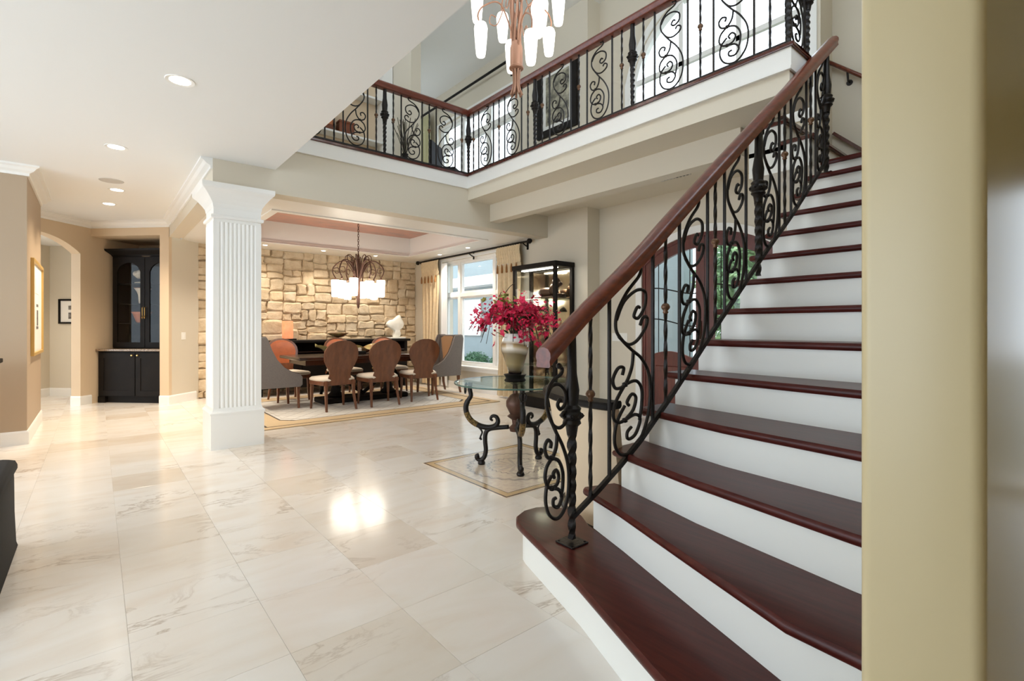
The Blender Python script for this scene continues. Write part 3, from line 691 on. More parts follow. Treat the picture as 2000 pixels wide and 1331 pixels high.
run((3.912,2.884), (0,-1), 1.384, -PI/2, False); bbar(3.912,1.50,'post')
bscroll(4.09,1.50,0); bbar(3.955,1.50,'plain'); bbar(4.225,1.50,'plain'); bbar(4.28,1.50,'post')

# ---------------------------------------------------------------- low curved wall beside the stair
def arc(cx, cy, r, a0, a1, n=18): return [(cx+r*math.cos(math.radians(a0+(a1-a0)*k/n)), cy+r*math.sin(math.radians(a0+(a1-a0)*k/n))) for k in range(n+1)]
def ringwall(r0, r1, z, dr): 
    o = arc(2.75,1.75,r0+dr,191,112); i_ = arc(2.75,1.75,r1+dr,112,191); return [(x,max(y,1.612),z) for x,y in o+i_]
hw_ = struct('wall_curved', MB().loft([ringwall(.63,.56,0,0), ringwall(.665,.595,.3,0), ringwall(.715,.64,.55,0), ringwall(.755,.68,.775,0)]), M['wall_warm'], 'low curved flaring beige wall beside the stair', 'wall', smooth=True)
part('cap', MB().loft([ringwall(.775,.665,.775,0), ringwall(.79,.65,.785,0), ringwall(.79,.65,.805,0), ringwall(.780,.66,.815,0)]), M['black'], hw_, smooth=True, label='dark wooden cap')
part('plinth', MB().loft([ringwall(.675,.57,0,0), ringwall(.675,.57,.085,0), ringwall(.655,.57,.095,0)]), M['espresso'], hw_, smooth=True)

# ---------------------------------------------------------------- front door
dr = thing('door_1', 'arched mahogany double front door with leaded glass', 'door', (5.70,0,0), kind='structure')
yc = 3.13
def leaf(y0, y1):
    """door leaf between y0 and y1 with a glazed upper light; local x is depth"""
    root = None; st_ = .11
    g0, g1 = y0+st_, y1-st_
    zt = lambda y: arch_z(y, 2.28, 3.98, 2.03, 2.32)
    zb = lambda y: .82+.07*math.sin(PI*(y-g0)/(g1-g0)*1.0-.3)
    mb = MB(); n = 14
    def col(ya, yb, fa, fb):
        (a0,a1),(b0,b1) = fa, fb
        mb.add([(-.02,ya,a0),(.025,ya,a0),(.025,yb,b0),(-.02,yb,b0),(-.02,ya,a1),(.025,ya,a1),(.025,yb,b1),(-.02,yb,b1)], [(3,2,1,0),(4,5,6,7),(0,1,5,4),(1,2,6,5),(2,3,7,6),(3,0,4,7)])
    for k in range(3):
        a, b = y0+st_*k/3, y0+st_*(k+1)/3; col(a,b,(.01,zt(a)),(.01,zt(b))); a, b = g1+st_*k/3, g1+st_*(k+1)/3; col(a,b,(.01,zt(a)),(.01,zt(b)))
    for k in range(n):
        a, b = g0+(g1-g0)*k/n, g0+(g1-g0)*(k+1)/n; col(a,b,(zt(a)-.13,zt(a)),(zt(b)-.13,zt(b))); col(a,b,(.01,zb(a)),(.01,zb(b)))
    lf = part('door_leaf', mb, M['door_wood'], dr)
    pn = MB(); pn.grid(lambda u,v: (0, g0+(g1-g0)*u, zb(g0+(g1-g0)*u)-.01+v*(zt(g0+(g1-g0)*u)-.11-zb(g0+(g1-g0)*u)+.0)), 12, 1)
    part('pane', pn, M['glass'], lf)
    bars = MB()
    for q in (.30,.64):
        bars.tube([(-.004, g0+(g1-g0)*k/12, .9+q*1.2+.05*math.sin(PI*(k/12-.5))) for k in range(13)], .008, 5)
    for q in (.14,.86): bars.tube([(-.004, g0+(g1-g0)*q, zb(g0+(g1-g0)*q)), (-.004, g0+(g1-g0)*q, zt(g0+(g1-g0)*q)-.12)], .006, 5)
    part('lead_bar', bars, M['iron'], lf)
    part('lower_panel', MB().cbox(-.032,-.018,g0+.05,g1-.05,.18,.70,.010), M['door_wood'], lf)
    return lf
l1 = leaf(3.135, 3.98); l2 = leaf(2.28, 3.125)
part('handle', MB().tube([(-.03,3.19,.98),(-.075,3.19,1.0),(-.075,3.19,1.2),(-.03,3.19,1.22)], .010, 6).cbox(-.034,-.02,3.165,3.215,.92,1.28,.004), M['bronze'], l1, smooth=True)
fr = []
mb = MB(); n = 24
def ringarch(y0, y1, zs, zt, x): return [(x,y0,0)]+[(x,y0+(y1-y0)*k/n,arch_z(y0+(y1-y0)*k/n,y0,y1,zs,zt)) for k in range(n+1)]+[(x,y1,0)]
def archband(mb, o, i_, x0, x1):
    O = [ringarch(*o, x) for x in (x0,x1)]; I = [ringarch(*i_, x) for x in (x0,x1)]; m = len(O[0])
    for k in range(m-1):
        q = [O[0][k],O[0][k+1],I[0][k+1],I[0][k],O[1][k],O[1][k+1],I[1][k+1],I[1][k]]
        mb.add(q, [(0,1,2,3),(7,6,5,4),(0,4,5,1),(3,2,6,7),(0,3,7,4),(1,5,6,2)])
    return mb
part('door_frame', archband(MB(), (2.242,4.018,2.06,2.36), (2.285,3.975,2.03,2.32), -.03, .08), M['door_wood'], dr)
part('casing', archband(MB(), (2.15,4.11,2.10,2.45), (2.242,4.018,2.06,2.36), -.058, -.041), M['white'], dr, label='white painted arched casing')

# ---------------------------------------------------------------- windows
def window(name, label, w, cols, trans, xx=XW):
    y0, y1, z0, z1 = w
    wn = thing(name, label, 'window', (xx+.10,0,0), kind='structure')
    part('window_frame', holed(MB(), 'x', -.05, .05, y0, y1, z0, z1, [(y0+.05,y1-.05,z0+.05,z1-.05)]), M['white'], wn)
    for c in cols: part('mullion', MB().box(-.045,.045,c-.04,c+.04,z0+.05,z1-.05), M['white'], wn)
    es = [y0+.05]+[q for c in sorted(cols) for q in (c-.04,c+.04)]+[y1-.05]
    zs = [z0+.05]+[q for t in trans for q in (t-.035,t+.035)]+[z1-.05]
    for k in range(0, len(es), 2):
        for t in trans: part('transom', MB().box(-.04,.04,es[k],es[k+1],t-.035,t+.035), M['white'], wn)
        for j in range(0, len(zs), 2):
            part('sash', holed(MB(), 'x', -.02, .03, es[k], es[k+1], zs[j], zs[j+1], [(es[k]+.035,es[k+1]-.035,zs[j]+.035,zs[j+1]-.035)]), M['white'], wn)
            part('pane', MB().box(.003,.007,es[k]+.03,es[k+1]-.03,zs[j]+.03,zs[j+1]-.03), M['glass'], wn)
    part('casing', holed(MB(), 'x', -.118, -.101, y0-.09, y1+.09, z0-.09, z1+.05, [(y0,y1,z0,z1)]), M['white'], wn)
    part('sill', MB().cbox(-.15,-.04,y0-.1,y1+.1,z0-.03,z0+.005,.006), M['white'], wn)
window('window_1', 'white framed dining room window of three lights with transoms', W1, (8.13,7.01), (1.83,))
window('window_2', 'bright white framed upstairs window behind the balcony', W2, (7.2,8.05), (4.85,))
wa = thing('window_3', 'tall arched window of the upper hall', 'window', (5.70,0,0), kind='structure')
y0,y1,zb_,zs_,zt_ = AW
def rga(i, x): 
    return (y0+i, y1-i, zs_, zt_-i*1.05)
O = lambda i, x: [(x,y0+i,zb_+i)]+[(x,y0+i+(y1-y0-2*i)*k/28,arch_z(y0+i+(y1-y0-2*i)*k/28,y0+i,y1-i,zs_,zt_-i)) for k in range(29)]+[(x,y1-i,zb_+i)]
def bandloop(a, b, x0, x1):
    mb = MB(); P = [O(a,x0),O(b,x0),O(a,x1),O(b,x1)]; m = len(P[0])
    for k in range(m):
        j = (k+1) % m; mb.add([P[0][k],P[0][j],P[1][j],P[1][k],P[2][k],P[2][j],P[3][j],P[3][k]], [(0,1,2,3),(7,6,5,4),(0,4,5,1),(3,2,6,7)])
    return mb
part('window_frame', bandloop(.0,.07,-.02,.06), M['white'], wa)
part('casing', bandloop(-.09,.0,-.058,-.041), M['white'], wa)
part('pane', MB().add([(.012,p[1],p[2]) for p in O(.06,0)]+[(.016,p[1],p[2]) for p in O(.06,0)], [tuple(range(31)), tuple(range(61,30,-1))]), M['glass'], wa)
for c in (2.72,3.46): part('mullion', MB().box(-.005,.045,c-.03,c+.03,zb_+.07,arch_z(c,y0,y1,zs_,zt_)-.07), M['white'], wa)
part('transom', MB().box(-.005,.045,y0+.07,y1-.07,zs_-.03,zs_+.03), M['white'], wa)

w4 = thing('window_fill_4', 'added window on the far upstairs wall, lighting the loft ceiling', 'window', (0,10.08,0), kind='structure')  # added window, lets more daylight onto the upper ceiling
part('window_frame', holed(MB(), 'y', -.04, .04, 4.0, 5.1, 3.7, 5.5, [(4.06,4.52,3.76,5.44),(4.58,5.04,3.76,5.44)]), M['white'], w4)
for x0 in (4.05,4.57): part('pane', MB().box(x0,x0+.48,-.002,.002,3.75,5.45), M['glass'], w4)
w5 = thing('window_fill_5', 'added clerestory window in the stair wall, lighting the upper hall', 'window', (0,.186,0), kind='structure')  # added unseen window, brightens the upper walls and fascia
part('window_frame', holed(MB(), 'y', -.04, .04, 1.7, 4.1, 3.6, 5.6, [(1.76,2.87,3.66,5.54),(2.93,4.04,3.66,5.54)]), M['white'], w5)
for x0 in (1.75,2.92): part('pane', MB().box(x0,x0+1.13,-.002,.002,3.65,5.55), M['glass'], w5)
# ---------------------------------------------------------------- rug
def rug_mat():
    m, N, L, b = nodes('woven_rug')
    tc = N.new('ShaderNodeTexCoord'); sp = N.new('ShaderNodeSeparateXYZ'); L.new(tc.outputs['Object'], sp.inputs[0])
    ax = math_n(N, L, 'ABSOLUTE', sp.outputs[0]); ay = math_n(N, L, 'ABSOLUTE', sp.outputs[1])
    dx = math_n(N, L, 'SUBTRACT', 1.78, ax); dy = math_n(N, L, 'SUBTRACT', 1.36, ay); de = math_n(N, L, 'MINIMUM', dx, dy)
    dg = math_n(N, L, 'MULTIPLY', math_n(N, L, 'ADD', dx, dy), .42); do = math_n(N, L, 'MINIMUM', de, dg)
    tan, dark, pale = S(206,182,146), S(62,50,42), S(222,220,214)
    r1 = ramp(N, [(0, tan), (.10, S(186,158,122)), (.105, dark), (.135, tan), (.36, tan)], 'CONSTANT'); L.new(de, r1.inputs[0])
    r2 = ramp(N, [(0, (0,0,0,1)), (.36, (0,0,0,1)), (.361, (1,1,1,1))], 'CONSTANT'); L.new(do, r2.inputs[0])
    r3 = ramp(N, [(0, pale), (.36, dark), (.385, pale), (.43, S(120,116,112)), (.437, pale)], 'CONSTANT'); L.new(do, r3.inputs[0])
    lat = N.new('ShaderNodeTexWave'); lat.inputs['Scale'].default_value = 2.6; lat.bands_direction = 'DIAGONAL'; L.new(tc.outputs['Object'], lat.inputs['Vector'])
    mp = N.new('ShaderNodeMapping'); mp.inputs['Rotation'].default_value = (0,0,PI/2); L.new(tc.outputs['Object'], mp.inputs[0])
    lat2 = N.new('ShaderNodeTexWave'); lat2.inputs['Scale'].default_value = 2.6; lat2.bands_direction = 'DIAGONAL'; L.new(mp.outputs[0], lat2.inputs['Vector'])
    g = math_n(N, L, 'GREATER_THAN', math_n(N, L, 'MAXIMUM', lat.outputs['Fac'], lat2.outputs['Fac']), .955); g = math_n(N, L, 'MULTIPLY', g, .28)
    inner = mixc(N, L, g, r3.outputs[0], S(120,112,104))
    sp2 = N.new('ShaderNodeTexNoise'); sp2.inputs['Scale'].default_value = 30; L.new(tc.outputs['Object'], sp2.inputs['Vector'])
    base = mixc(N, L, r2.outputs[0], r1.outputs[0], inner)
    mott = mixc(N, L, math_n(N, L, 'MULTIPLY', sp2.outputs['Fac'], .22), base, S(150,132,110))
    L.new(mott, b.inputs['Base Color']); b.inputs['Roughness'].default_value = .95
    return m
rug = part('area_rug', MB().cbox(-1.78,1.78,-1.36,1.36,0.001,.013,.004), rug_mat(), None, loc=(3.20,7.60,0))
tag(rug, 'pale rug with dark nested border lines under the dining table', 'rug')
ZF = .014

# ---------------------------------------------------------------- dining chairs
def tapered(x, y, z0, z1, dx, dy, w0, w1): 
    return MB().loft([[(x+dx+a*w0, y+dy+b*w0, z0) for a,b in ((-1,-1),(1,-1),(1,1),(-1,1))], [(x+dx*.25+a*(w0+w1)/2, y+dy*.25+b*(w0+w1)/2, z0+(z1-z0)*.5) for a,b in ((-1,-1),(1,-1),(1,1),(-1,1))], [(x+a*w1, y+b*w1, z1) for a,b in ((-1,-1),(1,-1),(1,1),(-1,1))]])
def oval_chair():
    t = thing('dining_chair', 'x', 'chair')
    part('seat_frame', MB().loft([[(x*k,y*k,z) for x,y in ((-.24,-.20),(.24,-.20),(.27,.24),(-.27,.24))] for k,z in ((.96,.37),(1,.38),(1,.43))]), M['chair_wood'], t, bevel=.006)
    pts = [(-.22,-.20),(.22,-.20),(.265,.0),(.275,.22),(.2,.26),(-.2,.26),(-.275,.22),(-.265,0)]
    part('seat', MB().loft([[(x*k,y*k,z) for x,y in pts] for k,z in ((.97,.43),(1.0,.445),(.99,.465),(.9,.485),(.6,.497))]), M['cream'], t, smooth='all')
    prof = [(.40,.215),(.46,.175),(.52,.150),(.58,.165),(.65,.205),(.72,.238),(.80,.252),(.87,.243),(.93,.21),(.97,.165),(1.0,.10),(1.012,.04)]
    def yy(x, z): return -.205-.13*max(0,(z-.44))/.56 + .5*x*x
    outl = [(w,z) for z,w in prof]+[(-w,z) for z,w in prof[::-1]]
    def back(th, s_): return [(x*s_, yy(x*s_,z)+th, .72+(z-.72)*s_) for x,z in outl]
    vs = []; mb = MB()
    nz = len(prof)
    def shell(mb, th, sc, z0=0):
        for sgn, off in ((-1,0),(1,th)):
            mb.grid(lambda u,v: (lambda k: (lambda w,z: ((2*u-1)*w*sc, yy((2*u-1)*w*sc, z)+off, z if sc == 1 else .755+(z-.755)*sc))(*k))(( (prof[int(round(v*(nz-1)))][1]), prof[int(round(v*(nz-1)))][0])), 6, nz-1)
        # rim
        rim = [[(w*sc, yy(w*sc,z)+o, z if sc == 1 else .755+(z-.755)*sc) for o in (0,th)] for z,w in prof]+[[(-w*sc, yy(w*sc,z)+o, z if sc == 1 else .755+(z-.755)*sc) for o in (0,th)] for z,w in prof[::-1]]
        rim.append(rim[0]); mb.loft(rim, False, False, closed=False)
    shell(mb, .028, 1); part('backrest', mb, M['chair_wood'], t, smooth=True)
    pad = MB(); pr2 = [p for p in prof if p[0] >= .58]
    def pg(u, v):
        k = v*(len(pr2)-1); i = min(int(k), len(pr2)-2); f = k-i; z = pr2[i][0]*(1-f)+pr2[i+1][0]*f; w = (pr2[i][1]*(1-f)+pr2[i+1][1]*f)*.86
        z = .78+(z-.78)*.88; x = (2*u-1)*w; bul = .022*(1-(2*u-1)**2)*math.sin(PI*min(max(v,.02),.98)) 
        return (x, yy(x,z)+.029+bul, z)
    pad.grid(pg, 8, 8); part('back_pad', pad, M['leather'], t, smooth='all', label='cognac leather pad')
    for sx in (-1,1):
        part('leg', tapered(sx*.20,-.19,ZF,.44,sx*.02,-.07,.014,.022), M['chair_wood'], t, bevel=.004)
        part('leg', tapered(sx*.235,.215,ZF,.40,sx*.012,.012,.013,.022), M['chair_wood'], t, bevel=.004)
    return t
oc = oval_chair()
FR = 'oval back dining chairs around the table'
spots = [(2.66,7.22,.06,'walnut oval back dining chair on the near side, beside the grey wing chair'),
         (3.35,7.20,-.05,'middle walnut oval back dining chair on the near side of the table'),
         (4.10,7.28,-.18,'walnut oval back dining chair on the near side, closest to the windows'),
         (2.40,8.55,PI+.1,'dining chair with cognac leather back facing out, beside the orange lamp'),
         (3.32,8.58,PI,'cognac leather backed dining chair at the middle of the far side'),
         (4.18,8.55,PI-.05,'cognac leather backed dining chair on the far side near the white sculpture')]
for i, (x,y,rz,lb) in enumerate(spots):
    o = oc if i == 0 else copy_tree(oc)
    o.location = (x,y,0); o.rotation_euler = (0,0,rz); o['label'] = lb; o['group'] = FR

def wing_chair():
    t = thing('wing_chair', 'x', 'chair')
    side = [(-.30,.33),(.27,.33),(.30,.36),(.30,.47),(.26,.52),(.16,.55),(.05,.62),(-.05,.74),(-.12,.88),(-.16,1.0),(-.19,1.06),(-.34,1.06),(-.36,1.0),(-.32,.6)]
    for s_ in (-1,1):
        part('side_panel', MB().loft([[(s_*(.27+w*.05),y,z) for y,z in [( -.02+(p[0]+.02)*k, .6+(p[1]-.6)*k) for p in side]] for w,k in ((0,.985),(.2,1.0),(.8,1.0),(1,.985))]), M['grey_fab'], t, smooth=True)
        part('piping', MB().tube([(s_*.272,y,z) for y,z in side[2:12]], .008, 5), M['trim_dark'], t, smooth='all')
    part('backrest', MB().loft([[(x,y,z) for x,y in ((-.272,-.36+o),(.272,-.36+o),(.272,-.22+o),(-.272,-.22+o))] for z,o in ((.34,.03),(.7,.01),(1.0,-.01),(1.06,.005))]), M['grey_fab'], t, bevel=.015)
    part('inner_back', MB().grid(lambda u,v: (-.27+.54*u, -.215+.02*math.sin(PI*u)-.02*v, .5+.54*v), 6, 4), M['tan_fab'], t, smooth='all', label='tan inner lining')
    part('seat', MB().cbox(-.268,.268,-.22,.31,.33,.49,.03), M['tan_fab'], t, smooth=True)
    for sx in (-1,1):
        part('leg', tapered(sx*.26,.25,ZF,.335,sx*.0,.01,.014,.022), M['chair_wood'], t)
        part('leg', tapered(sx*.26,-.28,ZF,.335,sx*.0,-.05,.014,.022), M['chair_wood'], t)
    return t
wc = wing_chair(); wc.location = (2.02,7.86,0); wc.rotation_euler = (0,0,-PI/2); wc['label'] = 'grey fabric wing chair at the table end next to the white column'; wc['group'] = 'wing chairs at the table ends'
w2 = copy_tree(wc); w2.location = (4.76,7.80,0); w2.rotation_euler = (0,0,PI/2); w2['label'] = 'grey and tan wing chair at the table end by the windows'

# ---------------------------------------------------------------- dining table
tb = thing('dining_table', 'long espresso wood dining table with pedestal base', 'table', (3.38,7.88,0))
part('table_top', MB().cbox(-1.16,1.16,-.50,.50,.715,.76,.008), M['espresso'], tb)
part('apron', MB().box(-1.04,1.04,-.40,.40,.635,.715), M['espresso'], tb)
part('base', MB().cbox(-.72,.72,-.22,.22,ZF,.09,.015), M['black'], tb)
for s_ in (-1,1):
    part('pedestal', MB().lathe([(.11,.09),(.13,.12),(.08,.17),(.06,.28),(.09,.38),(.11,.46),(.07,.54),(.13,.60),(.15,.635)], 14, (s_*.45,0,0)), M['black'], tb, smooth=True)
    part('brace', MB().tube([(s_*.42,0,.5),(s_*.28,0,.33),(s_*.12,0,.20),(0,0,.12)], .03, 6), M['black'], tb, smooth='all')
    part('brace', MB().tube([(s_*.50,0,.55),(s_*.66,0,.35),(s_*.68,0,.15)], .025, 6), M['black'], tb, smooth='all')
# things on the dining table
gl1 = mat('art_glass_swirl', S(196,184,120), .15, var=.8, vscale=5, col2=S(150,60,60), coat=.5)
def platter(loc, rz, label, col):
    mb = MB(); mb.grid(lambda u,v: ((u-.5)*.52, (v-.5)*.24*math.sin(PI*min(max(u,.06),.94)), .035+.09*abs(u-.5)**1.4*2+.03*math.sin(7*u+2*v)+.12*(v-.5)**2*4*.4), 20, 6)
    mb.grid(lambda u,v: ((u-.5)*.52, (v-.5)*.24*math.sin(PI*min(max(u,.06),.94)), .028+.09*abs(u-.5)**1.4*2+.03*math.sin(7*u+2*v)+.12*(v-.5)**2*4*.4), 20, 6)
    t = thing('glass_platter', label, 'platter', loc, rz)
    part('dish', mb, col, t, smooth='all'); part('foot', MB().lathe([(.06,0),(.05,.012),(.025,.03)],12), M['black'], t, smooth=True); return t
platter((3.45,8.02,.7605), .2, 'wavy multicoloured art glass platter on the dining table', gl1)
platter((2.95,8.10,.7605), -.1, 'long olive art glass platter on the dining table', mat('olive_glass', S(150,140,84), .15, var=.5, vscale=6, col2=S(210,190,120), coat=.5))
cb = thing('candle_holder', 'black block candle holder with white candles on the dining table', 'candle holder', (3.2,7.86,.76))
part('tray', MB().cbox(-.2,.2,-.07,.07,0,.05,.006), M['black'], cb)
for x in (-.12,0,.12): part('candle', MB().lathe([(.03,.05),(.03,.10),(.012,.104)],10,(x,0,0)), M['cream'], cb, smooth=True)

# ---------------------------------------------------------------- sideboard under the stone wall
sd = thing('sideboard', 'long black sideboard against the stone wall', 'sideboard', (3.52,9.44,0))
part('body', MB().box(-1.40,1.40,-.20,.20,.12,.60).box(-1.40,-1.34,-.20,.20,.60,.92).box(1.34,1.40,-.20,.20,.60,.92).box(-1.34,1.34,.17,.20,.60,.92), M['black'], sd)
part('top', MB().cbox(-1.46,1.46,-.235,.205,.92,.965,.006), M['black'], sd)
part('shelf', MB().box(-1.34,1.34,-.19,.17,.742,.765), M['espresso'], sd)
for k in range(4):
    d = part('door', MB().cbox(-1.38+k*.695,-.70+k*.695,-.218,-.20,.14,.585,.005), M['black'], sd); part('knob', MB().lathe([(.006,0),(.012,.014),(.006,.022)],8,(0,0,0),Matrix.Translation((-1.38+k*.695+(.62 if k%2==0 else .06),-.218,.4)) @ Matrix.Rotation(PI/2,4,'X')), M['brass'], d)
for sx in (-1,1):
    for sy in (-.15,.15): part('leg', MB().cbox(sx*1.36-.03,sx*1.36+.03,sy-.03,sy+.03,0,.12,.004), M['black'], sd)
lp = thing('table_lamp', 'glowing orange cylinder lamp on the sideboard', 'lamp', (2.64,9.44,.965))
part('base', MB().cbox(-.13,.13,-.10,.10,0,.03,.006), M['black'], lp)
part('shade', MB().lathe([(.088,.03),(.092,.05),(.092,.33),(.086,.345),(.04,.345)], 20), M['lampglow'], lp, smooth=True)
sc_ = thing('abstract_sculpture', 'white alabaster abstract sculpture on the sideboard', 'sculpture', (4.76,9.42,.965))
part('base', MB().cbox(-.17,.17,-.10,.10,0,.03,.006), M['alabaster'], sc_)
ol = [(-.06,.03),(.07,.03),(.10,.10),(.09,.17),(.16,.22),(.20,.31),(.15,.40),(.10,.49),(.03,.46),(-.04,.40),(-.13,.38),(-.20,.30),(-.16,.24),(-.09,.20),(-.03,.14),(-.05,.08)]
ol = [tuple(p)[:2] for p in cr([(a,b,0) for a,b in ol], 3, True)]
part('carving', MB().loft([[(x*k+.01*(1-k),o+.05*math.sin(4*z),.25+(z-.25)*k) for x,z in ol] for o,k in ((-.055,.72),(-.045,.9),(-.02,1),(.02,1),(.045,.9),(.055,.72))]), M['alabaster'], sc_, smooth=True)
for x, z, rz_, lb, c in ((3.55,.965,0,'amber art glass dish standing on the sideboard',gl1),):
    t = thing('glass_dish', lb, 'dish', (x,9.44,z)); part('foot', MB().lathe([(.07,0),(.05,.02),(.02,.04)],12), M['black'], t, smooth=True)
    part('disc', MB().lathe([(.02,.04),(.12,.07),(.2,.12),(.205,.125),(.12,.085),(.01,.05)],24), c, t, smooth='all')

# ---------------------------------------------------------------- foyer glass table
gt = thing('foyer_table', 'round glass foyer table on three black scrolled iron legs', 'table', (2.785,3.275,0))
tp = part('glass_top', MB().lathe([(.525,.716),(.53,.72),(.53,.728),(.525,.732)], 56), M['glass_green'], gt)
part('rim_edge', MB().ring([(.5302,.7185),(.531,.7195),(.531,.7285),(.5302,.7295),(.529,.7295),(.529,.7185)], 56), mat('glass_edge', S(60,92,84), .15), gt, smooth=True)
gold = mat('gold_band', S(150,122,74), .4, metal=.6, var=.8, vscale=60, col2=S(30,26,22))
for k, a in enumerate((133.0, 237.0, 6.0)):
    Mz = Matrix.Rotation(math.radians(a), 4, 'Z')
    up = cr([(.40,0,.714),(.405,0,.66),(.395,0,.60),(.425,0,.55),(.44,0,.50),(.43,0,.44),(.39,0,.38),(.32,0,.34),(.24,0,.325),(.18,0,.34),(.155,0,.38),(.17,0,.42),(.205,0,.425),(.22,0,.40),(.20,0,.385)], 4)
    n = len(up)
    lg = part('leg', MB().tube(up, [(.020 if i < n*.2 else .024 if i < n*.62 else .024-.016*(i-n*.62)/(n*.38)) for i in range(n)], 8, Mz), M['iron'], gt, smooth='all')
    part('gold_binding', MB().tube(up[int(n*.34):int(n*.50)], .0255, 8, Mz), gold, lg, smooth=False)
    lo = cr([(.06,0,.335),(.16,0,.325),(.235,0,.31),(.265,0,.27),(.268,0,.20),(.262,0,.13),(.275,0,.07),(.305,0,.04),(.338,0,.05),(.345,0,.075),(.325,0,.085)], 4)
    part('leg', MB().tube(lo, [.020 if i < len(lo)*.7 else .020-.006*(i-len(lo)*.7)/(len(lo)*.3) for i in range(len(lo))], 8, Mz).lathe([(.03,0),(.034,.012),(.026,.03),(.01,.04)],10,(.300,0,0.003),Mz).lathe([(.004,-.022),(.022,-.01),(.022,.01),(.004,.022)],8,(.34,0,.066),Mz), M['iron'], gt, smooth='all')
    part('curl', MB().tube(cr([(.34,0,.335),(.31,0,.31),(.295,0,.28),(.31,0,.24),(.30,0,.215)],4), .008, 6, Mz).lathe([(.002,-.016),(.016,0),(.002,.016)],8,(.345,0,.345),Mz).lathe([(.002,-.013),(.013,0),(.002,.013)],8,(.312,0,.228),Mz), M['iron'], gt, smooth='all')
    part('ring', MB().tube([(.445+.0*math.cos(2*PI*q/16), .028*math.cos(2*PI*q/16), .655+.035*math.sin(2*PI*q/16)) for q in range(16)], .006, 6, Mz, closed=True).lathe([(.002,-.016),(.016,0),(.002,.016)],8,(.435,0,.70),Mz), M['iron'], gt, smooth='all')
part('hub', MB().lathe([(.05,.30),(.06,.33),(.03,.36),(.035,.40),(.075,.43),(.05,.45),(.06,.47),(.085,.52),(.085,.56),(.05,.61),(.02,.63),(.018,.70),(.05,.714)], 14), M['cog'], gt, smooth=True)

# vase with stand and flowers
def vase_mat():
    m, N, L, b = nodes('banded_vase')
    tc = N.new('ShaderNodeTexCoord'); sp = N.new('ShaderNodeSeparateXYZ'); L.new(tc.outputs['Object'], sp.inputs[0])
    z = math_n(N, L, 'ADD', sp.outputs[2], math_n(N, L, 'MULTIPLY', math_n(N, L, 'SINE', math_n(N, L, 'MULTIPLY', sp.outputs[0], 14)), .014))
    r = ramp(N, [(0, S(42,30,30)), (.075, S(150,128,88)), (.165, S(120,102,72)), (.205, S(226,214,196)), (.225, S(196,172,130)), (.245, S(150,120,80)), (.26, S(214,200,178)), (.275, S(236,232,226))]); L.new(z, r.inputs[0])
    L.new(r.outputs[0], b.inputs['Base Color']); b.inputs['Roughness'].default_value = .12; b.inputs['Coat Weight'].default_value = .4
    return m
ZV = .7325
vs_ = thing('vase', 'banded cream and brown glass vase on the glass table', 'vase', (2.765,3.26,ZV))
part('stand', MB().lathe([(.085,0),(.095,.012),(.08,.03),(.09,.05),(.10,.062),(.07,.068)], 20), M['black'], vs_, smooth=True)
part('body', MB().lathe([(.055,.0),(.062,.03),(.085,.10),(.115,.19),(.122,.24),(.108,.30),(.088,.335),(.086,.345),(.078,.345),(.08,.335),(.06,.30)], 28), vase_mat(), vs_, smooth='all', loc=(0,0,.068))
fa = thing('flower_arrangement', 'crimson orchid arrangement in the banded vase', 'flowers', (2.765,3.26,ZV+.39))
fr_ = random.Random(5)
def flower_mesh(seed, m_):
    q = random.Random(seed); mb = MB()
    for k in range(5):
        a = 2*PI*k/5+q.uniform(-.2,.2); L_ = .031*q.uniform(.8,1.2); w = .014; t = q.uniform(.1,.5)
        ca, sa = math.cos(a), math.sin(a)
        P = [(0,0,0),(L_*.5*ca-w*sa, L_*.5*sa+w*ca, L_*.5*t),(L_*ca, L_*sa, L_*t*.7),(L_*.5*ca+w*sa, L_*.5*sa-w*ca, L_*.5*t)]
        mb.add(P, [(0,1,2,3)])
    mb.lathe([(.002,-.002),(.005,.003),(.002,.008)], 5)
    return mb.mesh('blossom', m_, False, recalc=False)
fm = [flower_mesh(k, M['petal']) for k in range(4)]+[flower_mesh(9, M['petal_pink'])]; lm = flower_mesh(11, M['leaf_lime'])
# arching sprays: lobes of blossoms
def spray(ang, reach, rise, droop):
    pts = [Vector((0,0,-.10)), Vector((math.cos(ang)*reach*.25, math.sin(ang)*reach*.25, rise*.75)), Vector((math.cos(ang)*reach*.7, math.sin(ang)*reach*.7, rise)), Vector((math.cos(ang)*reach, math.sin(ang)*reach, rise-droop))]
    return cr(pts, 8)
stems = MB(); nfl = 0
for k in range(26):
    ang = 2*PI*k/26+fr_.uniform(-.15,.15); 
    # image-right lobe is fuller, a lighter spray on the other side
    reach = fr_.uniform(.22,.43); rise = fr_.uniform(.12,.27); droop = fr_.uniform(.08,.32)
    P = spray(ang, reach, rise, droop); stems.tube(P, .003, 4)
    for q in range(11):
        if nfl >= 285: break
        i = 7+int(q*(len(P)-8)/11); p = P[min(i,len(P)-1)]; s_ = .035
        o = put('blossom', fm[fr_.randrange(4)] if fr_.random() < .93 else fm[4], fa, (p.x+fr_.gauss(0,s_), p.y+fr_.gauss(0,s_), p.z+fr_.gauss(0,s_)))
        o.rotation_euler = (fr_.uniform(-1.4,1.4), fr_.uniform(-1.4,1.4), fr_.uniform(0,6.3)); sc2 = fr_.uniform(.75,1.3); o.scale = (sc2,)*3; nfl += 1
for k in range(60):
    a = fr_.uniform(0,6.3); r = abs(fr_.gauss(0,.06)); o = put('lime_bloom', lm, fa, (-.10*R_.x+r*math.cos(a), -.10*R_.y+r*math.sin(a), fr_.uniform(.20,.35))); o.rotation_euler = (fr_.uniform(-1,1), fr_.uniform(-1,1), a); o.scale = (.9,)*3
part('stem', stems, M['stem'], fa, smooth='all')
